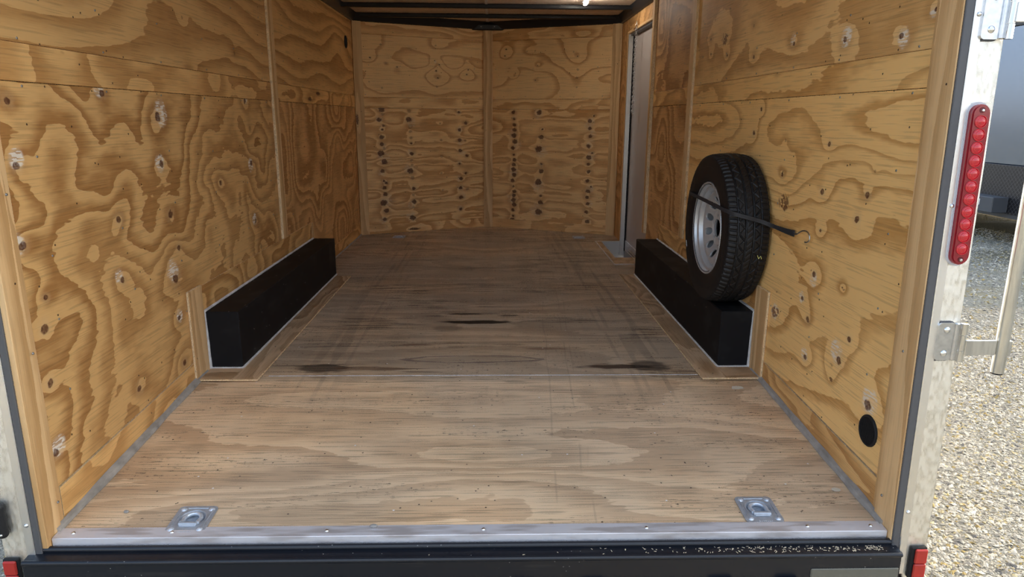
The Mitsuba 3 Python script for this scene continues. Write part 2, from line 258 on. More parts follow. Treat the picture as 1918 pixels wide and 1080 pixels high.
mat('ply_floor_trim', wood(89, (.55, .38, .23), (.33, .20, .10), fu=2.0, fv=6, K=6, tilt=.8, rand_knots=.3, edge=(2, 0)))
mat('luan', wood(97, (.58, .47, .37), (.44, .34, .26), fu=.5, fv=22, K=5, tilt=2, wander=.01, streak=.4, hatch=.15))

def aluminium(p, n, uv):
    # swirled mill finish: short curled strokes
    a = fbm(p[0] * 14 + p[1] * 8, p[2] * 10, 3, octaves=2) * 9
    x, z = p[0] * 230, p[2] * 160
    s = noise(x * dr.cos(a) + z * dr.sin(a), (z * dr.cos(a) - x * dr.sin(a)) * 4.0, 5)
    return .6 * s + .4 * noise(p[0] * 160, p[2] * 70, 9)
scene['swirled_aluminium'] = two({'type': 'bumpmap', 'arbitrary': mikit.proc(aluminium, 1e-3), 'scale': 0.0015,
    'bsdf': {'type': 'principled', 'base_color': mikit.proc(lambda p, n, uv: mix(mi.Color3f(.98, .95, .87), mi.Color3f(.60, .55, .45), smoothstep(.54, .70, aluminium(p, n, uv)))), 'metallic': .85, 'roughness': .28, 'specular': .5}})  # cream tint paints in the reflected gravel; the strokes are the swirl
scene['bright_aluminium'] = prin((.86, .85, .83), .34, 1.0)
scene['worn_aluminium'] = prin(mikit.proc(lambda p, n, uv: mix(mi.Color3f(.66, .65, .68), mi.Color3f(.46, .43, .43), smoothstep(.45, .75, fbm(p[0] * 9, p[1] * 60, p[2] * 30, octaves=3)))), .42, .40)
scene['zinc'] = prin(mikit.proc(lambda p, n, uv: mix(mi.Color3f(.70, .72, .75), mi.Color3f(.52, .54, .57), fbm(p[0] * 90, p[1] * 90, p[2] * 90, octaves=2))), .26, 1.0)
scene['ring_zinc'] = prin((.60, .66, .74), .3, .5)  # bluish base paints the sky reflected in ring and bolts
scene['tread_metal'] = prin((.20, .24, .30), .45, .6)
scene['dull_zinc'] = prin(mikit.proc(lambda p, n, uv: mix(mi.Color3f(.46, .50, .56), mi.Color3f(.33, .36, .40), fbm(p[0] * 90, p[1] * 90, p[2] * 90, octaves=2))), .38, .45)  # blue-grey base carries the sky reflection of the tie-down plates
scene['galvanised'] = prin(mikit.proc(lambda p, n, uv: mix(mi.Color3f(.74, .75, .74), mi.Color3f(.58, .59, .59), smoothstep(.3, .7, fbm(p[0] * 90, p[1] * 90, p[2] * 9, octaves=3)))), .16, 1.0)
scene['chrome'] = prin((.80, .82, .84), .15, 1.0)
scene['screw_metal'] = prin((.30, .30, .30), .35, .9)
scene['shadow_steel'] = prin((.10, .10, .105), .5, .3)
def steel_fn(p, n, uv):
    c = mix(mi.Color3f(.004, .006, .011), mi.Color3f(.020, .020, .021), smoothstep(.60, .80, fbm(p[0] * 6, p[1] * 40, p[2] * 40, octaves=4)) * .6)
    d, _, w = voronoi(p[0] * 60, p[1] * 70 + p[2] * 70)
    c = mix(c, mi.Color3f(.5, .48, .44), dr.select(w < .10, smoothstep(.11, .05, d), 0.0) * smoothstep(.55, .75, noise(p[0] * 7, p[1] * 30)) * .7)
    return c
scene['black_steel'] = prin(mikit.proc(steel_fn), .32, 0.0, .55)
scene['olive_steel'] = prin((.13, .125, .10), .6, .2)
scene['rust'] = prin((.20, .075, .03), .9, 0, .2)
scene['black_paint'] = prin((.010, .011, .014), .35, 0, .5)
def box_fn(p, n, uv):
    c = mix(mi.Color3f(.0038, .0045, .0065), mi.Color3f(.012, .0125, .0135), smoothstep(.5, .8, fbm(p[0] * 11, p[1] * 7, p[2] * 11, octaves=4)))
    d, _, w = voronoi(p[1] * 22, p[2] * 22 + p[0] * 22)
    return mix(c, mi.Color3f(.4, .4, .4), dr.select(w < .04, smoothstep(.04, .02, d), 0.0))
scene['wheel_box_black'] = prin(mikit.proc(box_fn), .6, 0, .25)
scene['sealant'] = prin(mikit.proc(lambda p, n, uv: mi.Color3f(.66, .65, .63) * (.55 + .7 * fbm(p[0] * 40, p[1] * 40, p[2] * 40, octaves=3))), .7)
scene['dirty_sealant'] = prin(mikit.proc(lambda p, n, uv: mi.Color3f(.34, .315, .28) * (.45 + .9 * fbm(p[0] * 40, p[1] * 30, p[2] * 40, octaves=4))), .8)
scene['rubber'] = prin(mikit.proc(lambda p, n, uv: mi.Color3f(.0042, .0048, .0062) * (.8 + .5 * fbm(p[0] * 50, p[1] * 50, p[2] * 50, octaves=2))), .55, 0, .5)
scene['soft_black'] = prin((.012, .012, .013), .7, 0, .3)
scene['rim_silver'] = prin((.58, .60, .62), .36, .55)
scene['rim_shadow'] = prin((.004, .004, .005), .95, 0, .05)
scene['strap_black'] = prin((.022, .023, .027), .65)
scene['white'] = prin((.80, .80, .78), .5)
scene['red_print'] = prin((.42, .05, .04), .5)
scene['yellow_chalk'] = prin((.75, .70, .25), .9)
scene['lilac_door'] = prin(mikit.proc(lambda p, n, uv: mi.Color3f(.40, .35, .33) * (.9 + .2 * fbm(p[1] * 3, p[2] * 3, 4, octaves=3))), .42, 0, .4)
scene['grey_gasket'] = prin((.52, .53, .56), .6)
scene['red_lens'] = prin((.24, .005, .014), .10, 0, .6, clearcoat=.8, clearcoat_gloss=.95)
scene['red_lens_bright'] = prin((.52, .010, .020), .10, 0, .6, clearcoat=.8, clearcoat_gloss=.95)
scene['red_reflector'] = prin((.40, .025, .018), .3, 0, .5)
scene['lens_dark'] = prin((.10, .004, .008), .3)
scene['paper'] = prin((.62, .57, .46), .9)
scene['stone'] = prin((.26, .25, .24), .8)
scene['blue_scuff'] = prin((.08, .14, .35), .6)
scene['dust_mat'] = prin((.62, .52, .38), .9)
def stone_ground(p, n, uv):
    d, d2, w = voronoi(p[0] * 70, p[1] * 70)
    e, e2, w2 = voronoi(p[0] * 95 + 4, p[1] * 95)
    c = mix(mi.Color3f(.24, .225, .185), mi.Color3f(.54, .52, .45), w)
    c = mix(c, mi.Color3f(.46, .43, .35), dr.select(w2 > .5, .6, 0.0))
    c = mix(c, mi.Color3f(.46, .36, .17), .5 * smoothstep(.5, .75, fbm(p[0] * 1.4, p[1] * 1.4, 3, octaves=4)))
    c *= .35 + .65 * smoothstep(.02, .16, d2 - d)
    g = smoothstep(.50, .62, fbm(p[0] * .8, p[1] * .8, 31, octaves=3)) * smoothstep(4.5, 6.5, p[0]) * smoothstep(3.5, 5.5, p[1])
    return mix(c * .85, mi.Color3f(.10, .085, .045), .7 * g)
def stone_height(p, n, uv):
    d, d2, w = voronoi(p[0] * 70, p[1] * 70)
    return smoothstep(0, .35, d2 - d) * (.4 + .6 * w)
scene['gravel_ground'] = two({'type': 'bumpmap', 'arbitrary': mikit.proc(stone_height, 3e-3), 'scale': .010, 'bsdf': {'type': 'principled', 'base_color': mikit.proc(stone_ground), 'roughness': .9, 'specular': .2}})
scene['gravel_stones'] = prin({'type': 'mesh_attribute', 'name': 'vertex_color'}, .85, 0, .25)
scene['navy_gloss'] = prin((.16, .20, .27), .14, .75, .7, clearcoat=1.0, clearcoat_gloss=.97)
def guard_fn(p, n, uv):
    a, b = p[1] * 16 + p[2] * 16, p[1] * 16 - p[2] * 16
    s = dr.maximum(smoothstep(.80, .95, dr.cos(a * 6.283)), smoothstep(.80, .95, dr.cos(b * 6.283)))
    return mix(mi.Color3f(.016, .015, .018), mi.Color3f(.07, .07, .075), s)
scene['guard_plate'] = prin(mikit.proc(guard_fn), .35, .3)
scene['grey_frame'] = prin((.06, .065, .075), .5)
scene['grass_mat'] = prin((.22, .18, .09), .9)

# ------------------------------------------------------------------ ground outside
gm = trimesh.Trimesh([[-60, -60, GZ], [60, -60, GZ], [60, 80, GZ], [-60, 80, GZ]], [[0, 1, 2], [0, 2, 3]], process=False)
add('ground', gm, 'gravel_ground', uv=np.asarray(gm.vertices)[:, :2]); tag('ground', 'pale crushed stone ground around the trailer', 'ground', kind='structure')
def gravel(n, box, s0, s1, seed):
    r = np.random.default_rng(seed)
    base = np.array([[1, 0, 0], [-1, 0, 0], [0, 1, 0], [0, -1, 0], [0, 0, 1], [0, 0, -1]], float)
    bf = np.array([[0, 2, 4], [2, 1, 4], [1, 3, 4], [3, 0, 4], [2, 0, 5], [1, 2, 5], [3, 1, 5], [0, 3, 5]])
    pos = np.stack([r.uniform(box[0], box[1], n), r.uniform(box[2], box[3], n)], 1)
    size = s0 + (s1 - s0) * r.random(n) ** 3.0
    v = base[None] * (1 + .45 * (r.random((n, 6, 1)) - .5)) + .25 * (r.random((n, 6, 3)) - .5)
    v *= size[:, None, None] * np.stack([.8 + .7 * r.random(n), .6 + .4 * r.random(n), .35 + .35 * r.random(n)], 1)[:, None]
    ang, tl = r.uniform(0, 6.283, n), r.normal(0, .35, n)
    c, s = np.cos(tl), np.sin(tl)
    v = np.stack([v[..., 0] * c[:, None] - v[..., 2] * s[:, None], v[..., 1], v[..., 0] * s[:, None] + v[..., 2] * c[:, None]], -1)
    c, s = np.cos(ang), np.sin(ang)
    v = np.stack([v[..., 0] * c[:, None] - v[..., 1] * s[:, None], v[..., 0] * s[:, None] + v[..., 1] * c[:, None], v[..., 2]], -1)
    v += np.concatenate([pos, GZ + size[:, None] * .15], 1)[:, None]
    pal = np.array([[.74, .70, .60], [.60, .56, .48], [.42, .39, .34], [.62, .53, .33], [.50, .38, .16], [.22, .21, .20]])
    pick = r.choice(6, n, p=[.40, .25, .13, .12, .06, .04]); col = pal[pick] * .68 * (.8 + .35 * r.random((n, 1)))
    f = (bf[None] + (np.arange(n) * 6)[:, None, None]).reshape(-1, 3)
    return v.reshape(-1, 3), f, np.repeat(np.clip(col, 0, .85), 6, 0)
gs = [gravel(90000, (1.35, 4.4, -1.5, 2.2), .0045, .015, 1), gravel(34000, (2.0, 7.6, 2.0, 7.5), .007, .020, 2), gravel(9000, (-1.36, 1.36, -1.75, -1.15), .005, .016, 6), gravel(5000, (-2.6, -1.36, -1.6, -.2), .0045, .016, 3), gravel(300, (1.4, 4.5, -1.3, 3.0), .014, .026, 4)]
V, F, C, k = [], [], [], 0
for v, f, c in gs: V.append(v); F.append(f + k); C.append(c); k += len(v)
add('gravel', trimesh.Trimesh(np.vstack(V), np.vstack(F), process=False), 'gravel_stones', color=np.vstack(C))
tag('gravel', 'loose angular pale gravel lying on the ground beside the trailer', 'gravel', kind='stuff')

# ------------------------------------------------------------------ floor
tag('floor', 'worn plywood trailer floor of four sheets, rear sheet sloping down', 'floor', kind='structure')
TH = 0.019
WELL = (0.988, 1.262, 2.385, 3.405)       # step well at the side door
def sheet(poly, y_off=0):
    m = extrude(poly, -TH, 0.0)
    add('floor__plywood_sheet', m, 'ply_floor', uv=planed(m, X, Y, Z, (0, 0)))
g = .0012
TIES = ((-.848, -.985), (.866, -.960), (-.84, 3.64), (.86, 3.63))
def tie_hole(i, dy=0.0): return sg.Point(TIES[i][0], TIES[i][1] + .004 + dy).buffer(.034, quad_segs=10)
ca, sa = math.cos(math.atan(SL)), math.sin(math.atan(SL))
tail = extrude(sg.box(-W, YR + .005, W, -.001).difference(tie_hole(0, -.018)).difference(tie_hole(1, -.018)), -TH, 0.0)
tail.apply_transform(frame([1, 0, 0], [0, ca, sa], [0, -sa, ca], [0, .018, 0]))
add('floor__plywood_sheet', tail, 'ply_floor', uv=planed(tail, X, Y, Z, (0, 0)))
vfront = sg.Polygon([(-W, 2.526 + g), (W, 2.526 + g), (W, YF + .02), (0, YP + .02), (-W, YF + .02)])
well = sg.box(*[WELL[i] for i in (0, 2, 1, 3)])
sheet(sg.box(-W, .019, W, 1.294 - g)); sheet(sg.box(-W, 1.294 + g, W, 2.526 - g).difference(well)); sheet(vfront.difference(well).difference(tie_hole(2)).difference(tie_hole(3)))
sub = extrude(sg.box(-W - .03, .02, W + .03, YF).difference(well), -TH - .06, -TH - .002)
add('floor__subfloor_frame', sub, 'black_paint')
m = cham(-.93, .955, .0175, .0235, -.004, .0012, .0004); add('floor__seam_strip', m, 'sealant'); tag('floor__seam_strip', 'thin bright metal line across the floor seam')
# sealant beads along the wall foot
def bead(y0, y1, s, r=.014, mat_='dirty_sealant', z=0.0, x=W):
    n = max(2, int(abs(y1 - y0) / .05)); ys = np.linspace(y0, y1, n)
    return tube([[s * (x - .004), y, z + fz(y) + .002] for y in ys], r * (.8 + .4 * meshkit.noise(np.stack([ys * 9, ys * 0 + s, ys * 0], 1), 3)), 8)
for s in (-1, 1):
    add('floor__sealant_bead', bead(YR + .03, .06, s, .017), 'dirty_sealant', smooth=40)
    add('floor__sealant_bead', bead(BY1 + .03, YF - .01 if s < 0 else 2.38, s, .009), 'dirty_sealant', smooth=40)
# plywood strips framing the wheel boxes on the floor
for s in (-1, 1):
    xi, xo = .958, W - .012
    def strip(x0, x1, y0, y1, gr, zz=lambda y: 0.0):
        m = cham(min(s * x0, s * x1), max(s * x0, s * x1), y0, y1, 0.0005, .010, .001)
        add('floor__trim_strip', m, 'ply_floor_trim', uv=planed(m, gr, Y if gr == X else X, Z))
    strip(xi, BX0 - .004, -.042, 2.0 if s > 0 else 1.945, Y)
    strip(BX0 - .003, xo, -.042, BY0 - .005, X)

# ------------------------------------------------------------------ side walls
for s, side in ((-1, 'left'), (1, 'right')):
    w = f'wall_{side}'
    tag(w, {'left': 'knotty plywood left side wall of the trailer with battens and rub rail', 'right': 'knotty plywood right side wall of the trailer behind the spare wheel'}[side], 'wall', kind='structure')
    def board(part, y0, y1, z0, z1, th, m_, gr='y', off=None, z0b=None, z1b=None, inn=0.0, ch=.0015, deep=-.0005):
        """a board on the wall: thickness th proud of the panel plane at |x| = W - inn; z0b/z1b: heights at its far end when it is not level"""
        xa, xb = s * (W - inn + deep), s * (W - inn - th)
        if z0b is None and z1b is None: m = cham(xa, xb, y0, y1, z0, z1, ch)
        else: m = hull([[x, y, z] for x in (xa, xb) for y, lo, hi in ((y0, z0, z1), (y1, z0b, z1b)) for z in (lo, hi)])
        uv = planed(m, Y, Z, X, off) if gr == 'y' else planed(m, Z, Y, X, off)
        return add(f'{w}__{part}', m, m_, uv=uv)
    # the panels stand behind the plane |x| = W by their thickness
    def panel(part, y0, y1, z0, z1, m_, off=None):
        m = cham(s * W, s * (W + .012), y0, y1, z0, z1, .001); return add(f'{w}__{part}', m, m_, uv=planed(m, Y, Z, X, off))
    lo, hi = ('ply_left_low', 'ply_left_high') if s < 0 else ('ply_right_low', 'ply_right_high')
    yb = (1.285, 1.372) if s < 0 else (1.318, 1.402)
    gap = .0018
    pg = sg.Polygon([(YR + .02, .116 + fz(YR) + .003), (-.047, .085), (-.047, .05), (yb[0] + .02, .05), (yb[0] + .02, ZS2 - gap), (YR + .02, ZS2 - gap)])
    pm = extrude(pg, 0, .012); pm.apply_transform(frame([0, 1, 0], [0, 0, 1], [1, 0, 0], [min(s * W, s * (W + .012)), 0, 0]))
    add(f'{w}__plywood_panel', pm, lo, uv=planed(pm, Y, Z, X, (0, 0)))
    add(f'{w}__dark_backing', extrude(sg.box(YR + .03, -.12, YF + .01, 2.04).difference(sg.box(2.38, -.2, 3.43, 1.81)) if s > 0 else sg.box(YR + .03, -.12, YF + .01, 2.04), 0, .003).apply_transform(frame([0, 1, 0], [0, 0, 1], [1, 0, 0], [s * (W + .0155) - .0015, 0, 0])), 'soft_black')
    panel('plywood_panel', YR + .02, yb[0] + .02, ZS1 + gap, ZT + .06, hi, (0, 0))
    yend = YF + .01 if s < 0 else 2.385
    if s < 0:
        panel('plywood_panel', yb[0] + .023, yend, -.03, ZS2 - gap, 'ply_side_front')
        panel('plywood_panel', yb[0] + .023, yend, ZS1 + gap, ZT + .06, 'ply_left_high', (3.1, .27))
    else:
        panel('plywood_panel', yb[0] + .023, yend, -.03, ZS2 - gap, 'ply_side_front')
        panel('plywood_panel', yb[0] + .023, yend, ZS1 + gap, ZT + .06, 'ply_side_front')
        panel('plywood_panel', 2.385, 3.42, 1.802, ZT + .06, 'ply_side_front')
        panel('plywood_panel', 3.405, YF + .01, -.03, ZT + .06, 'ply_side_front')
    # rub rails
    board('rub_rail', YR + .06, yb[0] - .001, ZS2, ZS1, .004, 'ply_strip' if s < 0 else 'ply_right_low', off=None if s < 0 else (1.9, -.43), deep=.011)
    board('rub_rail', yb[1] + .001, yend - (.0 if s < 0 else .03), ZS2, ZS1, .004, 'ply_strip', deep=.011)
    # battens over the panel joints
    board('batten', yb[0], yb[1], .386, ZT + .03, .017, 'pine_board', 'z')
    # foot strips
    board('foot_strip', YR + .08, -.047, fz(YR), .116 + fz(YR), .003, 'ply_strip', z0b=fz(-.04), z1b=.082, deep=.011)
    board('foot_strip', BY1 + .013 if s < 0 else 2.03, yend - (.0 if s < 0 else .03), 0, .10, .005, 'ply_strip')
    # boards round the wheel box
    board('box_frame_board', -.045, BY0 - .012, fz(-.04), .392, .012, 'pine_board', 'z')
    board('box_frame_board', BY0 - .011, BY1 - .03, BZ + .004, .385, .006, 'ply_strip')
    if s < 0: board('box_frame_board', BY1 - .029, BY1 + .012, BZ - .002, .378, .008, 'pine_board', 'z')
    # jamb at the rear: a wide board with a thinner cover board along its inner edge
    def jamb(part, y0, y1, xi, z0):
        m = cham(s * xi, s * (W + .014), y0, y1, z0, ZT + .06, .002)
        uv = planed(m, Z, Y, X)
        if s > 0: m.vertices[:, 0] += SH(np.asarray(m.vertices)[:, 2])
        add(f'{w}__{part}', m, 'pine_front_board', uv=uv)
    j0, j1 = (YR + .050, YR + .077) if s < 0 else (YR + .080, YR + .100)
    jamb('jamb_board', YR - .018, j0, W - .010, fz(YR) - .03)
    jamb('jamb_cover', j0, j1, W - .004, fz(YR))
    # screws
    sc = []
    for y in np.arange(-.85, yend - .1, .405):
        for z in (ZS1 + .012, ZS2 - .012): sc.append((y + random.uniform(-.03, .03), z))
        for z in (.30, .52, .74, .96):
            if random.random() < .8 and not (BY0 - .05 < y < BY1 and z < .42): sc.append((y + random.uniform(-.02, .02), z + random.uniform(-.04, .04)))
        for z in (1.42, 1.62): sc.append((y + random.uniform(-.02, .02), z + random.uniform(-.02, .02)))
    ms = [screw_head([s * W, y, z], [-s, 0, 0], .0038) for y, z in sc]
    ms += [screw_head([s * (W - .019), YR + .04, z], [-s, 0, 0], .004) for z in (.02, .47, .9, 1.35)]
    k = add(f'{w}__screw_heads', cat(*ms), 'screw_metal', smooth=40); tag(k, 'small bright screw heads dotted over the plywood', kind='stuff')
    # outside skin
    ys0, ys1 = YR + .03, YF
    if s < 0: add(f'{w}__outer_skin', cham(-1.318, -1.312, ys0, ys1, -.10, 2.05), 'white')
    else:
        add(f'{w}__outer_skin', extrude(sg.box(ys0, -.10, ys1, 2.05).difference(sg.box(2.43, -.09, 3.40, 1.80)), 0, .006).apply_transform(frame([0, 1, 0], [0, 0, 1], [1, 0, 0], [1.305, 0, 0])), 'white')

# ------------------------------------------------------------------ front wall (shallow V)
tag('wall_front', 'plywood front wall of two angled halves with columns of dark knots', 'wall', kind='structure')
for i, (A, B) in enumerate((((-W, YF), (0, YP)), ((0, YP), (W, YF)))):
    A, B = np.array(A), np.array(B); d = (B - A) / FL
    M = frame([d[0], d[1], 0], [0, 0, 1], [d[1], -d[0], 0], [A[0], A[1], 0])      # local: s along, z up, out of the wall towards the room
    def fb(part, s0, s1, z0, z1, t0, t1, m_, gr='s', off=None):
        m = cham(s0, s1, z0, z1, t0, t1, .0012); uv = planed(m, X, Y, Z, off) if gr == 's' else planed(m, Y, X, Z, off)
        m.apply_transform(M); return add(f'wall_front__{part}', m, m_, uv=uv)
    lowm, him = ('ply_front_one', 'ply_front_high') if i == 0 else ('ply_front_two', 'ply_front_high_two')
    gp = .0015
    fb('plywood_panel', 0.0, FL, .088, ZS2 - .006 - gp, -.012, 0, lowm, off=(0, 0))
    fb('plywood_panel', 0.0, FL, ZS1 - .010 + gp, 1.826 - gp, -.012, 0, him, off=(0, 0))
    fb('rub_rail', .02, FL - .02, ZS2 - .006, ZS1 - .010, -.01, .004, 'ply_front_strip')
    fb('rub_rail', .02, FL - .02, 1.826, ZT + .03, -.01, .004, 'ply_front_strip')
    fb('foot_strip', .02, FL - .02, 0, .088, -.01, .004, 'ply_front_strip')
    s0, s1 = (.0, .083) if i == 0 else (FL - .088, FL)
    fb('corner_board', s0, s1, 0, ZT + .02, 0, .016, 'pine_front_board', 'z')
    ms = []
    for q in (.12, .45, .8, 1.15):
        for z in (1.19, 1.30, 1.56): ms.append(screw_head((M @ [q + random.uniform(-.05, .05), z, 0.0, 1])[:3], M[:3, 2], .0035))
    k = add('wall_front__screw_heads', cat(*ms), 'screw_metal', smooth=40); tag(k, 'small bright screw heads on the front wall', kind='stuff')
m = hull([[x, y, z] for x in (-.047, .043) for y in (YP - .055, YP - .02) for z in (0, ZT + .02)])
add('wall_front__centre_board', m, 'pine_front_board', uv=planed(m, Z, X, Y, (10.3, 4.0)))
sk = hull([[x, y, z] for x, y in ((-1.3, YF), (1.3, YF), (1.3, YF + .02), (0, YP + .06), (-1.3, YF + .02)) for z in (-.1, 2.05)])
sk = unman(man(sk) - man(hull([[x, y, z] for x, y in ((-1.29, YF - .1), (1.29, YF - .1), (1.29, YF + .017), (0, YP + .05), (-1.29, YF + .017)) for z in (-.2, 2.2)])))
add('wall_front__outer_skin', sk, 'white')

# ------------------------------------------------------------------ ceiling
tag('ceiling', 'grey brown luan ceiling with black roof ribs', 'ceiling', kind='structure')
for x0, x1 in ((-W - .06, -.012), (-.006, W + .06)):
    pg = sg.Polygon([(x0, YR - .02), (x1, YR - .02), (x1, YP + .02 if abs(x1) < .1 else YF + .1), (x0, YP + .02 if abs(x0) < .1 else YF + .1)])
    m = extrude(pg, ZC, ZC + .006); add('ceiling__luan_panel', m, 'luan', uv=planed(m, X, Y, Z))
m = cham(-.022, .006, YR, YP - .03, ZC - .0035, ZC - .0005, .001); add('ceiling__joint_strip', m, 'luan', uv=planed(m, Y, X, Z))
ms = [cham(-.018, .002, y, y + .006, ZC - .006, ZC - .003, .001) for y in np.arange(2.5, 4.2, .035)]
k = add('ceiling__staples', cat(*ms), 'zinc'); tag(k, 'row of bright staples down the middle of the ceiling', kind='stuff')
add('ceiling__roof_skin', hull([[x, y, z] for x, y in ((-1.32, YR - .03), (1.32, YR - .03), (1.32, YF), (0, YP + .06), (-1.32, YF)) for z in (2.05, 2.06)]), 'white')
for y in (-.70, -.14, .42, .98, 1.54, 2.07, 2.62, 3.17, 3.74):
    m = cham(-W + .01, W - .01, y, y + .045, ZC - .036, ZC - .001, .006); add('ceiling__roof_rib', m, 'black_paint')
def cove(A, B, ins):
    A, B, ins = np.array(A), np.array(B), np.array(ins)
    prof = [(0, ZT - .002), (.012, ZT - .004), (.022, ZT + .004), (.045, ZC - .015), (.055, ZC - .001), (0, ZC - .001)]
    return hull([[*(P + ins * a), z] for P in (A, B) for a, z in prof])
add('ceiling__cove_trim', cove((-W - .002, YR), (-W - .002, YF), (1, 0)), 'black_paint')
add('ceiling__cove_trim', cove((W + .002, YR), (W + .002, YF), (-1, 0)), 'black_paint')
nl = np.array([YP - YF, -W]) / FL
add('ceiling__cove_trim', cove((-W, YF), (.0, YP), nl), 'black_paint')
add('ceiling__cove_trim', cove((W, YF), (.0, YP), nl * [-1, 1]), 'black_paint')
cp = cham(-.165, .155, YP - .085, YP - .03, ZT - .012, ZT + .045, .01)
add('ceiling__peak_plate', cp, 'black_paint', smooth=30); tag('ceiling__peak_plate', 'glossy black plate over the middle of the front wall')
ms = [screw_head([x, YP - .086, ZT + .02], [0, -1, 0], .006) for x in (-.14, -.07, .06, .13)]
k = add('ceiling__plate_screws', cat(*ms), 'chrome', smooth=40); tag(k, 'small screws in the black plate', kind='stuff')

# ------------------------------------------------------------------ wheel boxes
for s in (-1, 1):
    b = key_of('wheel_box')
    tag(b, {-1: 'long matt black wheel well box on the floor along the left wall', 1: 'long matt black wheel well box along the right wall under the spare wheel'}[s], 'wheel well box')
    used[b] = 1
    xs = sorted((s * BX0, s * (W - .0005)))
    add(f'{b}__cover', cham(xs[0], xs[1], BY0, BY1, .001, BZ, .004), 'wheel_box_black')
    sl = 'sealant'
    add(f'{b}__sealant_bead', tube([[s * (W - .003), BY0 - .002, z] for z in np.linspace(.005, BZ, 8)], [.016, .015, .014, .014, .013, .012, .011, .010], 8), sl, smooth=40)
    add(f'{b}__sealant_bead', tube([[s * x, BY0 - .002, .005] for x in np.linspace(BX0 - .003, W - .005, 8)], .009, 8), sl, smooth=40)
    add(f'{b}__sealant_bead', tube([[s * (W - .006), y, BZ + .002] for y in np.linspace(BY0, BY1 - .02, 30)], .007, 8), sl, smooth=40)
    add(f'{b}__sealant_bead', tube([[s * (BX0 - .001), y, .010] for y in np.linspace(BY0, BY1, 30)], .006, 8), sl, smooth=40)

# ------------------------------------------------------------------ side door, step well, chain
tag('door_1', 'narrow grey side door at the front right beside the step', 'door', kind='structure')
add('door_1__door_panel', cham(1.262, 1.285, 2.40, 3.40, .02, 1.83, .003), 'lilac_door')
add('door_1__kick_panel', cham(1.255, 1.28, 2.40, 3.40, -.15, .018, .003), 'worn_aluminium')
add('door_1__frame_strip', cham(1.207, 1.250, 3.376, 3.402, -.12, 1.80, .002), 'bright_aluminium')
add('door_1__frame_strip', cham(1.246, 1.262, 3.372, 3.378, -.08, 1.79, .001), 'soft_black')  # black strip standing in for the dark gap beside the door
add('door_1__frame_strip', cham(1.224, 1.262, 2.40, 3.40, 1.785, 1.802, .002), 'shadow_steel')
m = cham(1.196, 1.236, 2.372, 2.425, BZ - .02, ZT + .03, .0015); add('door_1__jamb_board', m, 'pine_board', uv=planed(m, Z, Y, X))
m = cham(1.208, 1.236, 3.402, 3.445, .0, 1.815, .0015); add('door_1__jamb_board', m, 'pine_board', uv=planed(m, Z, Y, X))
m = cham(1.208, 1.236, 2.426, 3.445, 1.803, 1.822, .0015); add('door_1__head_board', m, 'pine_board', uv=planed(m, Y, Z, X))
hb = unman(m3.Manifold.hull(m3.Manifold.batch_hull([m3.Manifold.sphere(.012, 16).translate([1.25, 2.50, z]) for z in (.86, .97)]) if False else m3.Manifold.hull(m3.Manifold.compose([m3.Manifold.sphere(.014, 16).translate([1.248, y, z]) for z in (.87, 1.0) for y in (2.485, 2.52)]))))
add('door_1__handle', hb, 'soft_black', smooth=40); tag('door_1__handle', 'black plastic door handle')
tag('step_well', 'recessed diamond plate entry step in the floor at the side door', 'step well')
x0, x1, y0, y1 = WELL
zb = -.16
add('step_well__tread_plate', cham(x0 + .05, x1, y0, y1, zb - .006, zb, .001), 'tread_metal')
ms = []
for i, yy in enumerate(np.arange(y0 + .03, y1, .048)):
    for j, xx in enumerate(np.arange(x0 + .07, x1 - .005, .045)):
        e = trimesh.creation.icosphere(1); e.apply_scale([.019, .007, .004]); a = .785 if (i + j) % 2 else -.785
        e.apply_transform(trimesh.transformations.rotation_matrix(a, [0, 0, 1])); e.apply_translation([xx, yy, zb]); ms.append(e)
k = add('step_well__raised_lugs', cat(*ms), 'bright_aluminium', smooth=True); tag(k, 'raised diamond lugs of the step plate', kind='stuff')
add('step_well__riser', cham(x0 + .048, x0 + .053, y0, y1, zb, -.006, .001), 'worn_aluminium')
add('step_well__riser', cham(x0 + .05, x1, y1 - .006, y1, zb, -.004, .001), 'bright_aluminium')
add('step_well__riser', cham(x0 + .05, x1, y0, y0 + .006, zb, -.004, .001), 'worn_aluminium')
m = cham(x0, x0 + .052, y0 + .012, y1 - .010, -.012, .004, .001); add('step_well__edge_board', m, 'ply_floor_trim', uv=planed(m, Y, X, Z))
add('step_well__edge_strip', cham(x0 - .004, x0 + .004, y0, y1, 0, .006, .001), 'worn_aluminium')
add('step_well__edge_strip', cham(x0 - .004, W - .01, y0 - .006, y0 + .010, -.003, .006, .001), 'bright_aluminium')
add('step_well__edge_strip', cham(x0 - .004, W - .01, y1 - .008, y1 + .006, -.003, .006, .001), 'bright_aluminium')
m = cham(x0 + .053, x1 - .03, y0 + .016, y0 + .30, -.018, -.004, .001); add('step_well__floor_board', m, 'ply_floor_trim', uv=planed(m, Y, X, Z))
for xx in (1.185, 1.208, 1.226): add('step_well__sill_rail', cham(xx, xx + .008, y0 + .02, y0 + .62, -.10, .0, .001), 'bright_aluminium')
ms = []
zc = 1.845; k = 0
for yy, top, bot in ((3.03, 1.845, 1.13), (3.055, 1.27, 1.13)):
    z = top
    while z > bot:
        lk = trimesh.creation.torus(.0085, .0022, 12, 5); lk.apply_scale([1, 1.5, 1]); lk.apply_transform(trimesh.transformations.rotation_matrix(math.pi / 2, [0, 1, 0]))
        lk.apply_transform(trimesh.transformations.rotation_matrix(math.pi / 2, [1, 0, 0]))
        if k % 2: lk.apply_transform(trimesh.transformations.rotation_matrix(math.pi / 2, [0, 0, 1]))
        lk.apply_translation([1.20, yy + .012 * math.sin(z * 9), z]); ms.append(lk); z -= .0185; k += 1
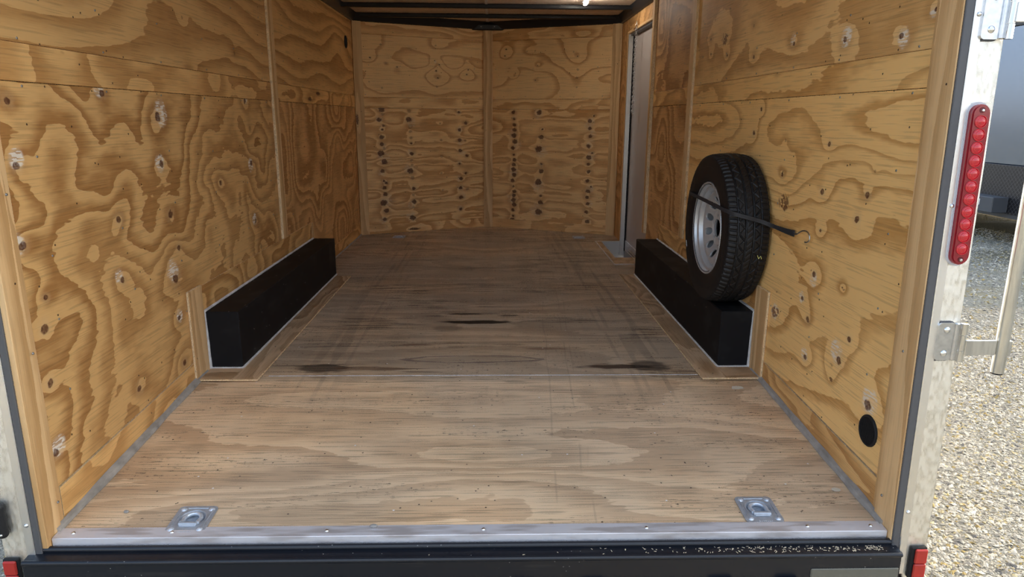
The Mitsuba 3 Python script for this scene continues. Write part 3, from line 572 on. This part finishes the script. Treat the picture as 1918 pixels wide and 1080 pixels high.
add('door_chain', cat(*ms), 'chrome', smooth=True); tag('door_chain', 'thin bright chain hanging in front of the side door', 'chain')

# ------------------------------------------------------------------ rear frame: threshold, steel sill, corner posts
zr = fz(YR + .018)
tag('threshold', 'worn aluminium threshold strip along the rear edge of the floor', 'threshold')
add('threshold__strip', cat(hull([[x, y, z] for x in (-1.208, 1.208) for y, z in ((YR + .045, zr + .0055), (YR + .045, zr + .003), (YR + .003, zr + .003), (YR + .003, zr + .0), (YR + .001, zr + .002))]), cham(-1.208, 1.208, YR - .003, YR + .004, zr - .024, zr + .003, .0015)), 'worn_aluminium')
for x in (-1.16, -.88, -.435, -.05, .02, .50, .98, 1.17)[0:]:
    if x == -.05: continue
    add('threshold__screw', screw_head([x, YR + .022, zr + .0045], [0, 0, 1], .006), 'chrome', smooth=40)
tag('rear_sill', 'black steel sill channel across the back of the trailer', 'sill')
def prism(prof, x0, x1): return cat(*[hull([[x, y, z] for x in (x0, x1) for y, z in p]) for p in prof])
ya = YR - .004
add('rear_sill__beam', prism([[(ya, zr - .022), (ya - .010, zr - .030), (ya - .012, -.24), (ya, -.24)],
                              [(ya - .008, zr - .030), (ya - .052, zr - .036), (ya - .052, -.24), (ya - .008, -.24)]], -1.262, 1.226), 'black_steel')
add('rear_sill__nosing', tube([[x, ya - .050, zr - .041] for x in np.linspace(-1.262, 1.226, 12)], .008, 10), 'black_steel', smooth=40)
add('rear_sill__nosing', tube([[x, ya - .008, zr - .026] for x in np.linspace(-1.262, 1.226, 12)], .010, 10), 'black_steel', smooth=40)
add('rear_sill__grey_bracket', cham(.965, 1.222, ya - .056, ya - .05, -.213, -.156, .003), 'olive_steel')
for x0_, x1_ in ((-.395, -.335), (-.21, -.145), (-.03, .02), (.13, .18), (.44, .53), (.60, .70)):
    pass
for px0, px1 in ((640, 682), (770, 812), (989, 1031), (1118, 1161), (1357, 1402), (1484, 1525)):
    a, b = (px0 - 955) / 1294.5 * 2.0 + .05, (px1 - 955) / 1294.5 * 2.0 + .05
    add('rear_sill__hinge_tab', cham(a, b, ya - .075, ya - .05, -.24, -.183, .006), 'black_paint', smooth=30)
for a, b in ((.29 - .17, .32 - .17), (.325, .345), (.71, .74), (.80, .83)):
    add('rear_sill__rust_patch', hull([[random.uniform(a, b), random.uniform(ya - .0545, ya - .051), random.uniform(-.215, -.187)] for _ in range(14)]), 'rust')
r = np.random.default_rng(5); ms = []
for _ in range(190):
    x = 1.18 - abs(r.normal(0, .40)); y = ya - .018 - r.uniform(0, .028)
    if x < -1.2: continue
    L = r.uniform(.0015, .005); q = cham(-L, L, -.0008, .0008, 0, .0012, .0003)
    q.apply_transform(trimesh.transformations.rotation_matrix(r.uniform(0, 3.14), [0, 0, 1])); q.apply_translation([x, y, zr - .0325]); ms.append(q)
add('wood_dust', cat(*ms), 'dust_mat'); tag('wood_dust', 'pale sawdust and wood chips lying on the black sill', 'sawdust', kind='stuff')
YPIL = -1.09
for s in (-1, 1):
    p = key_of('rear_corner_post'); used[p] = 1
    tag(p, {-1: 'bright aluminium rear corner post at the left edge with a rubber bumper', 1: 'bright swirled aluminium rear corner post holding the red light bar and hinges'}[s], 'corner post')
    xe = 1.2190 if s > 0 else 1.231
    wide = (1.234, 1.256, 1.318) if s > 0 else (1.243, 1.264, 1.332)
    def bx(part, a, b, y0, y1, m_, z0=-.215, z1=2.05, **k):
        m = cham(min(s * a, s * b), max(s * a, s * b), y0, y1, z0, z1, .002)
        if s > 0: m.vertices[:, 0] += SH(np.asarray(m.vertices)[:, 2])
        return add(f'{p}__{part}', m, m_, **k)
    bx('edge_seal', xe - .006, wide[0] + .001, YPIL - .001, YPIL + .05, 'shadow_steel', z0=-.16)  # side of the aluminium trim, its shade put into the dark colour
    bx('flange', wide[0], wide[1] + .002, YPIL - .004, YPIL + .03, 'bright_aluminium', z0=-.20 if s > 0 else -.16)
    bx('face_plate', wide[1], wide[2], YPIL, YPIL + .03, 'swirled_aluminium')
    bx('side_return', wide[2] - .012, wide[2], YPIL + .03, YPIL + .06, 'swirled_aluminium')
    bx('backing', xe + .004, wide[0] + .002, YPIL + .045, YPIL + .06, 'black_paint', z0=-.16)
    for z in ((.887, .005, .45 + .9) if s > 0 else (-.013, .55)):
        xx = (wide[0] + wide[1]) / 2 + (SH(z) if s > 0 else 0); add(f'{p}__screw', screw_head([s * xx, YPIL - .005, z], [0, -1, 0], .006), 'chrome', smooth=40)
    add(f'{p}__foot_plate', cham(min(s * 1.232, s * wide[2]), max(s * 1.232, s * wide[2]), YPIL - .002, YPIL + .05, -.23, -.213, .002), 'black_paint')

# red light bar
tag('tail_light_bar', 'long narrow red light bar of round lenses on the right corner post', 'tail light')
zt, zl = 1.138, .738
Mt = frame([1, 0, 0], [-.0165, 0, 1], [0, -1, 0], [1.281 + SH((zt + zl) / 2) - .005, YPIL - .0015, (zt + zl) / 2])
hl = (zt - zl) / 2
def stad(w, l): return sg.LineString([(0, -l + w), (0, l - w)]).buffer(w, quad_segs=8)
add('tail_light_bar__gasket', place(extrude(stad(.0285, hl + .008), 0, .005), Mt), 'grey_gasket')
add('tail_light_bar__base', place(extrude(stad(.0235, hl + .002), .004, .016), Mt), 'red_lens')
top = extrude(stad(.0195, hl - .002), .015, .0195); add('tail_light_bar__cover', place(top, Mt), 'red_lens', smooth=30)
nl_ = 11
for i in range(nl_):
    y = -hl + .040 + i * (2 * hl - .080) / (nl_ - 1)
    rings = cat(*[trimesh.creation.torus(rr, .0011, 20, 6) for rr in (.0145, .0095, .0050)])
    dome = lathe([[0, .0045], [.005, .004], [.010, .0025], [.0155, 0], [0, 0]], 20)
    m = cat(rings.apply_translation([0, 0, .002]), dome); m.apply_translation([0, y, .0195])
    add('tail_light_bar__lens', place(m, Mt), 'red_lens_bright', smooth=40)
for y in (-hl + .012, hl - .012):
    add('tail_light_bar__bolt_hole', place(lathe([[0, .001], [.007, .001], [.007, 0], [0, 0]], 16).apply_translation([0, y, .0195]), Mt), 'lens_dark')
    add('tail_light_bar__bolt', place(lathe([[0, .0035], [.003, .003], [.0042, .001], [.0042, 0], [0, 0]], 12).apply_translation([.001, y - .001, .0205]), Mt), 'chrome', smooth=40)

# bottom reflectors
for s in (-1, 1):
    p = key_of('marker_light'); used[p] = 1
    tag(p, {-1: 'small red marker light on the foot of the left corner post', 1: 'small red marker light on the foot of the right corner post'}[s], 'marker light')
    cx = 1.293 if s > 0 else -1.312
    z0, z1 = (-.208, -.106) if s > 0 else (-.21, -.114)
    if s < 0: add(f'{p}__base', cham(cx - .02, cx + .024, YPIL - .012, YPIL, z0, z1, .003), 'soft_black')
    else: add(f'{p}__base', cham(cx - .026, cx + .022, YPIL - .012, YPIL, z0, z1, .003), 'soft_black')
    for za, zb_ in ((z0 + .004, (z0 + z1) / 2 - .001), ((z0 + z1) / 2 + .001, z1 - .004)):
        add(f'{p}__lens', cham(cx - .016, cx + .020, YPIL - .020, YPIL - .011, za, zb_, .003), 'red_reflector')

# rubber bumper at the left edge
tag('rubber_bumper', 'rounded black rubber bumper on the left corner post at the picture edge', 'bumper')
bm = m3.Manifold.hull(m3.Manifold.compose([m3.Manifold.sphere(.014, 20).translate([-1.312 + dx, YPIL - .014, z]) for z in (-.03, .05) for dx in (-.05, .0)]))
add('rubber_bumper__pad', unman(bm), 'rubber', smooth=40)
add('rubber_bumper__screw', screw_head([-1.309, YPIL - .028, -.028], [0, -1, 0], .004), 'chrome', smooth=40)

# hinges and the vertical tube they hold
def hinge(zc_, zh, label, top):
    p = key_of('rear_corner_post_001__hinge'); used[p] = 1
    tag(p, label)
    xo = SH(zc_)
    a, b = 1.257 + xo, 1.300 + xo
    pl = extrude(rrect(a - .004, b, zc_ - zh, zc_ + zh, .010), 0, .006); M = frame([1, 0, 0], [0, 0, 1], [0, -1, 0], [0, YPIL - .004, 0])
    add(f'{p}__leaf', place(pl, M), 'zinc', smooth=30)
    add(f'{p}__gasket', place(extrude(rrect(a - .008, b, zc_ - zh - .004, zc_ + zh + .003, .012), 0, .0025), frame([1, 0, 0], [0, 0, 1], [0, -1, 0], [0, YPIL, 0])), 'shadow_steel')  # dark plate shaped as the shadow outline round the hinge leaf
    add(f'{p}__rib', cham(b - .004, b + .010, YPIL - .016, YPIL - .004, zc_ - zh, zc_ + zh, .003), 'zinc')
    kx, ky = b + .016, YPIL - .018
    for z0, z1 in ((zc_ + zh * .42, zc_ + zh), (zc_ - zh * .40, zc_ + zh * .40), (zc_ - zh, zc_ - zh * .42)):
        add(f'{p}__knuckle', tube([[kx, ky, z0], [kx, ky, (z0 + z1) / 2], [kx, ky, z1]], .0095, 18), 'galvanised', smooth=40)
    for z in (zc_ + zh * .62, zc_ - zh * .62):
        m = lathe([[0, .0045], [.004, .0042], [.0075, .0025], [.009, 0], [0, 0]], 16)
        add(f'{p}__bolt', place(m, frame([1, 0, 0], [0, 0, 1], [0, -1, 0], [(a + b) / 2 - .002, YPIL - .010, z])), 'chrome', smooth=40)
    return kx, ky
kx, ky = hinge(.522, .053, 'lower zinc hinge on the right corner post level with the wheel box', False)
add('rear_corner_post_001__hinge__strap', cham(kx + .004, 1.394, ky - .012, ky - .006, .490, .532, .0015), 'galvanised')
kx2, ky2 = hinge(1.352, .060, 'upper zinc hinge on the right corner post at the top of the picture', True)
add('rear_corner_post_001__hinge_001__strap', cham(kx2 + .004, 1.394, ky2 - .012, ky2 - .006, 1.330, 1.375, .0015), 'bright_aluminium')
tag('hinge_rod', 'upright galvanised steel tube held by the hinge straps at the right', 'steel tube')
rx = 1.412
add('hinge_rod__tube', tube([[rx - .013 * t_ * 0, ky - .006, z] for t_, z in zip(np.linspace(0, 1, 6), np.linspace(.440, 1.75, 6))], .0165, 28), 'galvanised', smooth=40)
add('hinge_rod__end_plug', tube([[rx, ky - .006, .436], [rx, ky - .006, .442]], .0145, 20), 'soft_black')
add('hinge_rod__clamp', cham(rx + .008, rx + .022, ky - .016, ky + .006, .490, .532, .002), 'galvanised')

# ------------------------------------------------------------------ vents
tag('wall_vent', 'round black mesh vent low on the right wall near the rear', 'vent')
def vent(key, c, nrm, r, thick=.006):
    nrm = np.array(nrm, float); M = frame(np.cross([0, 0, 1.0], nrm), [0, 0, 1], nrm, c)
    add(f'{key}__frame', place(lathe([[r * .86, 0], [r * .86, thick], [r * .94, thick * 1.2], [r, thick * .6], [r, 0]], 40), M), 'soft_black', smooth=40)
    add(f'{key}__back_disc', place(lathe([[0, .002], [r * .9, .002], [r * .9, 0], [0, 0]], 40), M), 'soft_black')
    for q in np.linspace(-.75, .75, 13):
        hw = r * math.sqrt(1 - q * q) * .88
        add(f'{key}__slat', place(cham(-.0008, .0008, -hw, hw, .001, .0055, .0003).apply_translation([q * r * .95, 0, 0]), M), 'rubber')
vent('wall_vent', [W, -.885, .160], [-1, 0, 0], .050)
used['wall_vent'] = 1
tag('wall_vent_001', 'round black vent high on the left wall near the front corner', 'vent')
vent('wall_vent_001', [-W, 3.464, 1.723], [1, 0, 0], .052)

# ------------------------------------------------------------------ floor tie-downs
def tie_down(c, slope, label):
    k = key_of('tie_down_ring'); used[k] = 1
    tag(k, label, 'tie-down ring')
    a = math.atan(slope); M = frame([1, 0, 0], [0, math.cos(a), math.sin(a)], [0, -math.sin(a), math.cos(a)], c)
    w_, l_ = .0575, .064
    hole = sg.Point(0, .004).buffer(.039, quad_segs=12)
    pl = extrude(rrect(-w_, w_, -l_, l_, .014).difference(hole), .0005, .004)
    add(f'{k}__plate', place(pl, M), 'dull_zinc', smooth=25)
    add(f'{k}__rim', place(cat(*[tube([[x, -l_ + .016, .004], [x, 0, .0045], [x, l_ - .016, .004]], .0022, 6) for x in (-w_ + .011, w_ - .011)], tube([[-.03, l_ - .011, .004], [0, l_ - .011, .0045], [.03, l_ - .011, .004]], .002, 6)), M), 'dull_zinc', smooth=40)
    dish = lathe([[.042, .0055], [.038, .0048], [.035, .000], [.029, -.010], [.014, -.0155], [0, -.016], [0, -.0165], [.031, -.011], [.042, .001]], 32)
    add(f'{k}__dish', place(dish.apply_translation([0, .004, 0]), M), 'dull_zinc', smooth=40)
    ang = np.linspace(-.35, math.pi + .35, 24)
    ring = [[.0245 * math.cos(t), .005 + .0245 * math.sin(t), .002] for t in ang]
    ring = [[.0235, -.022, .0065]] + ring + [[-.0235, -.022, .0065]]
    add(f'{k}__ring', place(tube(ring, .0062, 10), M), 'ring_zinc', smooth=40)
    add(f'{k}__clamp', place(cat(tube([[-.026, -.026, .006], [0, -.026, .0065], [.026, -.026, .006]], .0068, 12), cham(-.024, .024, -.036, -.024, .003, .008, .002)), M), 'dull_zinc', smooth=35)
    for bx_ in (-1, 1):
        for by_ in (-1, 1):
            add(f'{k}__bolt', place(lathe([[0, .005], [.004, .0045], [.008, .0018], [.0095, 0], [0, 0]], 14).apply_translation([bx_ * (w_ - .016), by_ * (l_ - .017), .0038]), M), 'ring_zinc', smooth=40)
    add(f'{k}__stamped_marks', place(cat(*[cham(-.02 + i * .0062, -.0165 + i * .0062, -l_ + .0035, -l_ + .0085, .0038, .0046, .0003) for i in range(7)]), M), 'ring_zinc')
tie_down([-.848, -.985, fz(-.985 - .018) + .001], SL, 'zinc tie-down ring in the rear left of the floor')
tie_down([.866, -.960, fz(-.960 - .018) + .001], SL, 'zinc tie-down ring in the rear right of the floor')
tie_down([-.84, 3.64, .0005], 0, 'small zinc tie-down ring in the front left corner of the floor')
tie_down([.86, 3.63, .0005], 0, 'small zinc tie-down ring in the front right of the floor near the step')

# ------------------------------------------------------------------ spare wheel
tag('spare_wheel', 'black trailer tyre on a silver steel rim standing on the right wheel box', 'wheel')
R, HW = .341, .095
WC = np.array([1.118, .315, BZ + R + .0005])
MW = frame([0, 1, 0], [0, 0, 1], [1, 0, 0], WC)       # local z = +x (towards the wall); local -z is the outer face
def tyre():
    nt, tread_n = 720, 61
    # half profile: radius against local z from outer bead, over the tread, to inner bead
    side = [(.209, -.074), (.2145, -.080), (.225, -.085), (.245, -.0895), (.270, -.0900), (.292, -.0902), (.308, -.0900), (.320, -.0888), (.327, -.0865)]
    zt_ = np.linspace(-.0835, .0835, tread_n)
    rt = R - .0075 * (zt_ / .0835) ** 2 - .004 * np.abs(zt_ / .0835) ** 8
    prof = side + list(zip(rt, zt_)) + [(r_, -z_) for r_, z_ in side[::-1]]
    prof += [(.200, .060), (.200, -.060)]
    pr, pz = np.array(prof).T
    th = np.arange(nt) * 2 * np.pi / nt
    Rr, Zz = np.repeat(pr[None], nt, 0), np.repeat(pz[None], nt, 0)
    a0, a1 = len(side), len(side) + tread_n
    z = Zz[:, a0:a1] / .0835; t = th[:, None] / (2 * np.pi) * 84
    dep = np.zeros_like(z)
    for gz in (-.60, -.20, .20, .60): dep = np.maximum(dep, np.clip(1.9 - np.abs(z - gz) * 34, 0, 1))
    def lines(val, wdt): return np.clip(1.6 - np.abs((val % 1) - .5) / wdt, 0, 1)
    mid = (np.abs(z) < .60) & (np.abs(z) > .2)
    dep = np.maximum(dep, .8 * lines(t * .5 + np.sign(z) * z * 1.9, .07) * mid)
    dep = np.maximum(dep, .45 * lines(t * .5 - np.sign(z) * z * 1.9, .05) * mid)
    dep = np.maximum(dep, .9 * lines(t + .15 * np.sign(z) - z * .4, .14) * (np.abs(z) > .62))
    dep = np.maximum(dep, .25 * lines(t + z * 3, .10) * (np.abs(z) < .2))
    Rr[:, a0:a1] -= .0062 * dep
    for j in (a0 - 1, a0 - 2, a0 - 3): Rr[:, j] -= .0022 * (np.sin(th * 132) > 0) ; 
    for j in (a1, a1 + 1, a1 + 2): Rr[:, j] -= .0022 * (np.sin(th * 132) > 0)
    V = np.stack([Rr * np.cos(th)[:, None], Rr * np.sin(th)[:, None], Zz], -1).reshape(-1, 3)
    m = len(pr); i, j = np.meshgrid(np.arange(nt), np.arange(m), indexing='ij')
    a, b, c, d = i * m + j, ((i + 1) % nt) * m + j, ((i + 1) % nt) * m + (j + 1) % m, i * m + (j + 1) % m
    F = np.stack([np.stack([a, b, c], -1), np.stack([a, c, d], -1)], 2).reshape(-1, 3)
    return trimesh.Trimesh(V, F, process=False)
tm = tyre()
add('spare_wheel__tyre', place(tm, MW), 'rubber', smooth=28)
for rr in (.232, .262, .288):
    pass
ring_r = trimesh.creation.torus(.283, .0016, 96, 6); ring_r.apply_translation([0, 0, -.0893])
add('spare_wheel__sidewall_rib', place(ring_r, MW), 'rubber', smooth=True)
rim = lathe([[.205, -.082], [.211, -.083], [.213, -.078], [.204, -.070], [.200, -.055], [.189, -.050], [.184, -.030], [.178, -.026], [.176, .03], [.199, .05], [.206, .075], [.203, .077], [.195, .054], [.172, .034], [.172, -.022], [.180, -.036], [.186, -.060], [.196, -.066], [.200, -.078]], 96)
add('spare_wheel__rim', place(rim, MW), 'rim_silver', smooth=35); tag('spare_wheel__rim', 'silver painted steel rim barrel')
disc = man(lathe([[0, -.030], [.070, -.030], [.078, -.027], [.088, -.010], [.100, -.006], [.148, -.040], [.164, -.046], [.1765, -.038], [.1765, -.032], [.150, -.034], [.101, .001], [.086, -.003], [.074, -.020], [0, -.022]], 96))
for i in range(12):
    t = (i + .5) * 2 * math.pi / 12; disc -= m3.Manifold.cylinder(.2, .0185, .0185, 20).translate([.131 * math.cos(t), .131 * math.sin(t), -.1])
for i in range(5):
    t = (i + .25) * 2 * math.pi / 5; disc -= m3.Manifold.cylinder(.2, .0075, .0075, 12).translate([.058 * math.cos(t), .058 * math.sin(t), -.1])
disc -= m3.Manifold.cylinder(.2, .042, .042, 40).translate([0, 0, -.1])
add('spare_wheel__wheel_disc', place(unman(disc), MW), 'rim_silver', smooth=30); tag('spare_wheel__wheel_disc', 'silver wheel disc with round holes')
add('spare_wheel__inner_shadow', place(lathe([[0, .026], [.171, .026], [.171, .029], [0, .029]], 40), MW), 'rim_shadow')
st = cham(-.011, .011, -.022, .022, -.0015, 0, .0003)
ph = math.radians(210); e1 = np.array([math.cos(ph), math.sin(ph), -.72]); e1 /= np.linalg.norm(e1); e2 = np.array([-math.sin(ph), math.cos(ph), 0])
Ms = MW @ frame(-e2, e1, np.cross(-e2, e1), [.127 * math.cos(ph), .127 * math.sin(ph), -.0265])
add('spare_wheel__sticker', place(st, Ms), 'white')
add('spare_wheel__sticker_print', place(cat(cham(-.009, -.004, -.019, .019, -.0022, -.001, .0002), cham(-.001, .001, -.019, .019, -.0022, -.001, .0002), cham(.004, .009, -.015, .019, -.0022, -.001, .0002)), Ms), 'red_print')
tg = [(math.cos(t) * .30, math.sin(t) * .30, -.0885) for t in np.linspace(-.36, -.47, 5)]
add('spare_wheel__white_patch', place(ribbon(tg, .010, [(math.cos(t), math.sin(t), .3) for t in np.linspace(-.36, -.47, 5)], .004), MW), 'white')
def on_tread(a, z): rr = R + .0005 - .0075 * (z / .0835) ** 2; return (math.cos(a) * rr, math.sin(a) * rr, z)
ck = [on_tread(math.pi + .19, .040), on_tread(math.pi + .235, .048), on_tread(math.pi + .20, .056), on_tread(math.pi + .24, .06)]
add('spare_wheel__chalk_mark', place(tube(ck, .0016, 5), MW), 'yellow_chalk')

# strap across the wheel
tag('tie_strap', 'black elastic strap with a wire hook stretched across the spare wheel', 'strap')
SP = [(1.212, .76, .745), (1.10, .672, .748), (1.020, .60, .745), (1.017, .40, .742), (1.017, .15, .735), (1.022, .03, .728), (1.045, -.021, .720), (1.10, -.034, .706), (1.16, -.032, .690), (1.196, -.060, .676), (1.206, -.16, .672), (1.208, -.235, .674)]
from scipy.interpolate import CubicSpline
tt = np.cumsum([0] + [np.linalg.norm(np.subtract(a, b)) for a, b in zip(SP[1:], SP[:-1])])
cs = CubicSpline(tt, np.array(SP)); tq = np.unique(np.concatenate([np.linspace(a, b, 6) for a, b in zip(tt[:-1], tt[1:])]))
pts = np.stack([np.interp(tq, tt, np.array(SP)[:, k]) for k in range(3)], 1)
for _ in range(4): pts[1:-1] = .5 * pts[1:-1] + .25 * (pts[2:] + pts[:-2])
wd = np.where(tq > tt[-3], np.interp(tq, [tt[-3], tt[-1]], [.014, .024]), .016)
add('tie_strap__band', ribbon(pts, wd, [(0, 0, 1)] * len(pts), .004), 'strap_black', smooth=40)
hk = [(1.208, -.232, .674), (1.206, -.27, .679), (1.206, -.30, .693), (1.206, -.335, .700), (1.206, -.365, .692), (1.206, -.372, .672), (1.206, -.352, .660), (1.206, -.338, .662)]
hp = CubicSpline(np.arange(len(hk)), np.array(hk))(np.linspace(0, len(hk) - 1, 40))
add('tie_strap__hook', tube(hp, .0027, 8), 'zinc', smooth=True); tag('tie_strap__hook', 'bent wire hook')

# ------------------------------------------------------------------ small things
tag('dome_lamp', 'small white lamp fixed to the ceiling at the top edge', 'lamp')
add('dome_lamp__base', cham(.742, .782, 2.76, 2.90, ZC - .03, ZC - .001, .004), 'white')
add('dome_lamp__lens', cham(.748, .776, 2.77, 2.89, ZC - .052, ZC - .03, .006), 'white', emitter={'type': 'area', 'radiance': {'type': 'rgb', 'value': [LAMP, LAMP * .93, LAMP * .82]}})
pp = sg.Polygon([(-.026, -.012), (-.018, .010), (.002, .013), (.021, .010), (.028, -.008), (.004, -.015)])
pm = extrude(pp, 0, .002); pm.apply_transform(trimesh.transformations.rotation_matrix(.07, [1, 0, 0])); pm.apply_translation([1.085, -.115, fz(-.133) + .0015])
add('paper_scrap', pm, 'paper'); tag('paper_scrap', 'torn scrap of pale paper on the floor by the right wheel box', 'paper scrap')
pm = extrude(sg.Point(0, 0).buffer(.011, quad_segs=4), 0, .0015); pm.apply_scale([1.3, 1, 1]); pm.apply_translation([1.155, -.86, fz(-.878) + .003])
add('paper_scrap_001', pm, 'paper'); tag('paper_scrap_001', 'tiny pale scrap on the floor below the right wall vent', 'paper scrap')
pb = trimesh.creation.icosphere(1); pb.apply_scale([.008, .006, .0045]); pb.apply_translation([-1.06, -.945, fz(-.963) + .0045])
add('pebble', pb, 'stone'); tag('pebble', 'small pale stone on the floor left of the rear left tie-down ring', 'stone')
pb = trimesh.creation.icosphere(1); pb.apply_scale([.012, .007, .005]); pb.apply_translation([-.302, -1.03, fz(-1.048) + .009])
add('pebble_001', pb, 'stone'); tag('pebble_001', 'grey stone at the threshold strip left of the middle', 'stone')

# ------------------------------------------------------------------ neighbouring trailer outside on the right
NX = 6.72
tag('parked_trailer', 'glossy dark blue enclosed trailer parked beyond the gravel on the right', 'trailer')
add('parked_trailer__body', cham(NX, NX + 2.5, 4.2, 12.5, .54, 2.30, .02), 'navy_gloss')
add('parked_trailer__top_rail', cham(NX - .012, NX + 2.5, 4.15, 12.5, 2.27, 2.36, .01), 'black_paint')
add('parked_trailer__stone_guard', cham(NX - .006, NX + 2.5, 4.2, 12.5, -.07, .545, .004), 'guard_plate')
add('parked_trailer__frame_rail', cham(NX + .02, NX + 2.4, 4.2, 12.5, -.13, -.07, .004), 'grey_frame')
add('parked_trailer__tool_box', cham(NX - .22, NX - .008, 5.93, 6.62, -.06, .14, .008), 'grey_frame')
add('parked_trailer__tool_box__sticker', cham(NX - .222, NX - .2195, 6.17, 6.26, .02, .10, .0008), 'white')
for yy in (5.2, 6.3):
    pass
wl = lathe([[.20, -.1], [.30, -.105], [.335, -.08], [.335, .08], [.30, .105], [.20, .1]], 40)
for yy in (9.6, 10.5):
    add('parked_trailer__tyre', place(wl, frame([0, 1, 0], [0, 0, 1], [1, 0, 0], [NX + .2, yy, GZ + .335])), 'rubber', smooth=40)
r = np.random.default_rng(12); ms = []
for _ in range(2600):
    x, y = r.uniform(5.6, 8.6), r.uniform(4.8, 9.5)
    if meshkit.fbm(np.array([[x * .9, y * .9, 3.]]), 3)[0] < .47: continue
    h, a, l = r.uniform(.02, .09), r.uniform(0, 6.28), r.uniform(.01, .06); w_ = .004
    ms.append(trimesh.Trimesh([[x - w_ * math.sin(a), y + w_ * math.cos(a), GZ], [x + w_ * math.sin(a), y - w_ * math.cos(a), GZ], [x + l * math.cos(a), y + l * math.sin(a), GZ + h]], [[0, 1, 2]], process=False))
add('dry_grass', cat(*ms), 'grass_mat'); tag('dry_grass', 'sparse dry grass growing through the gravel near the parked trailer', 'grass', kind='stuff')
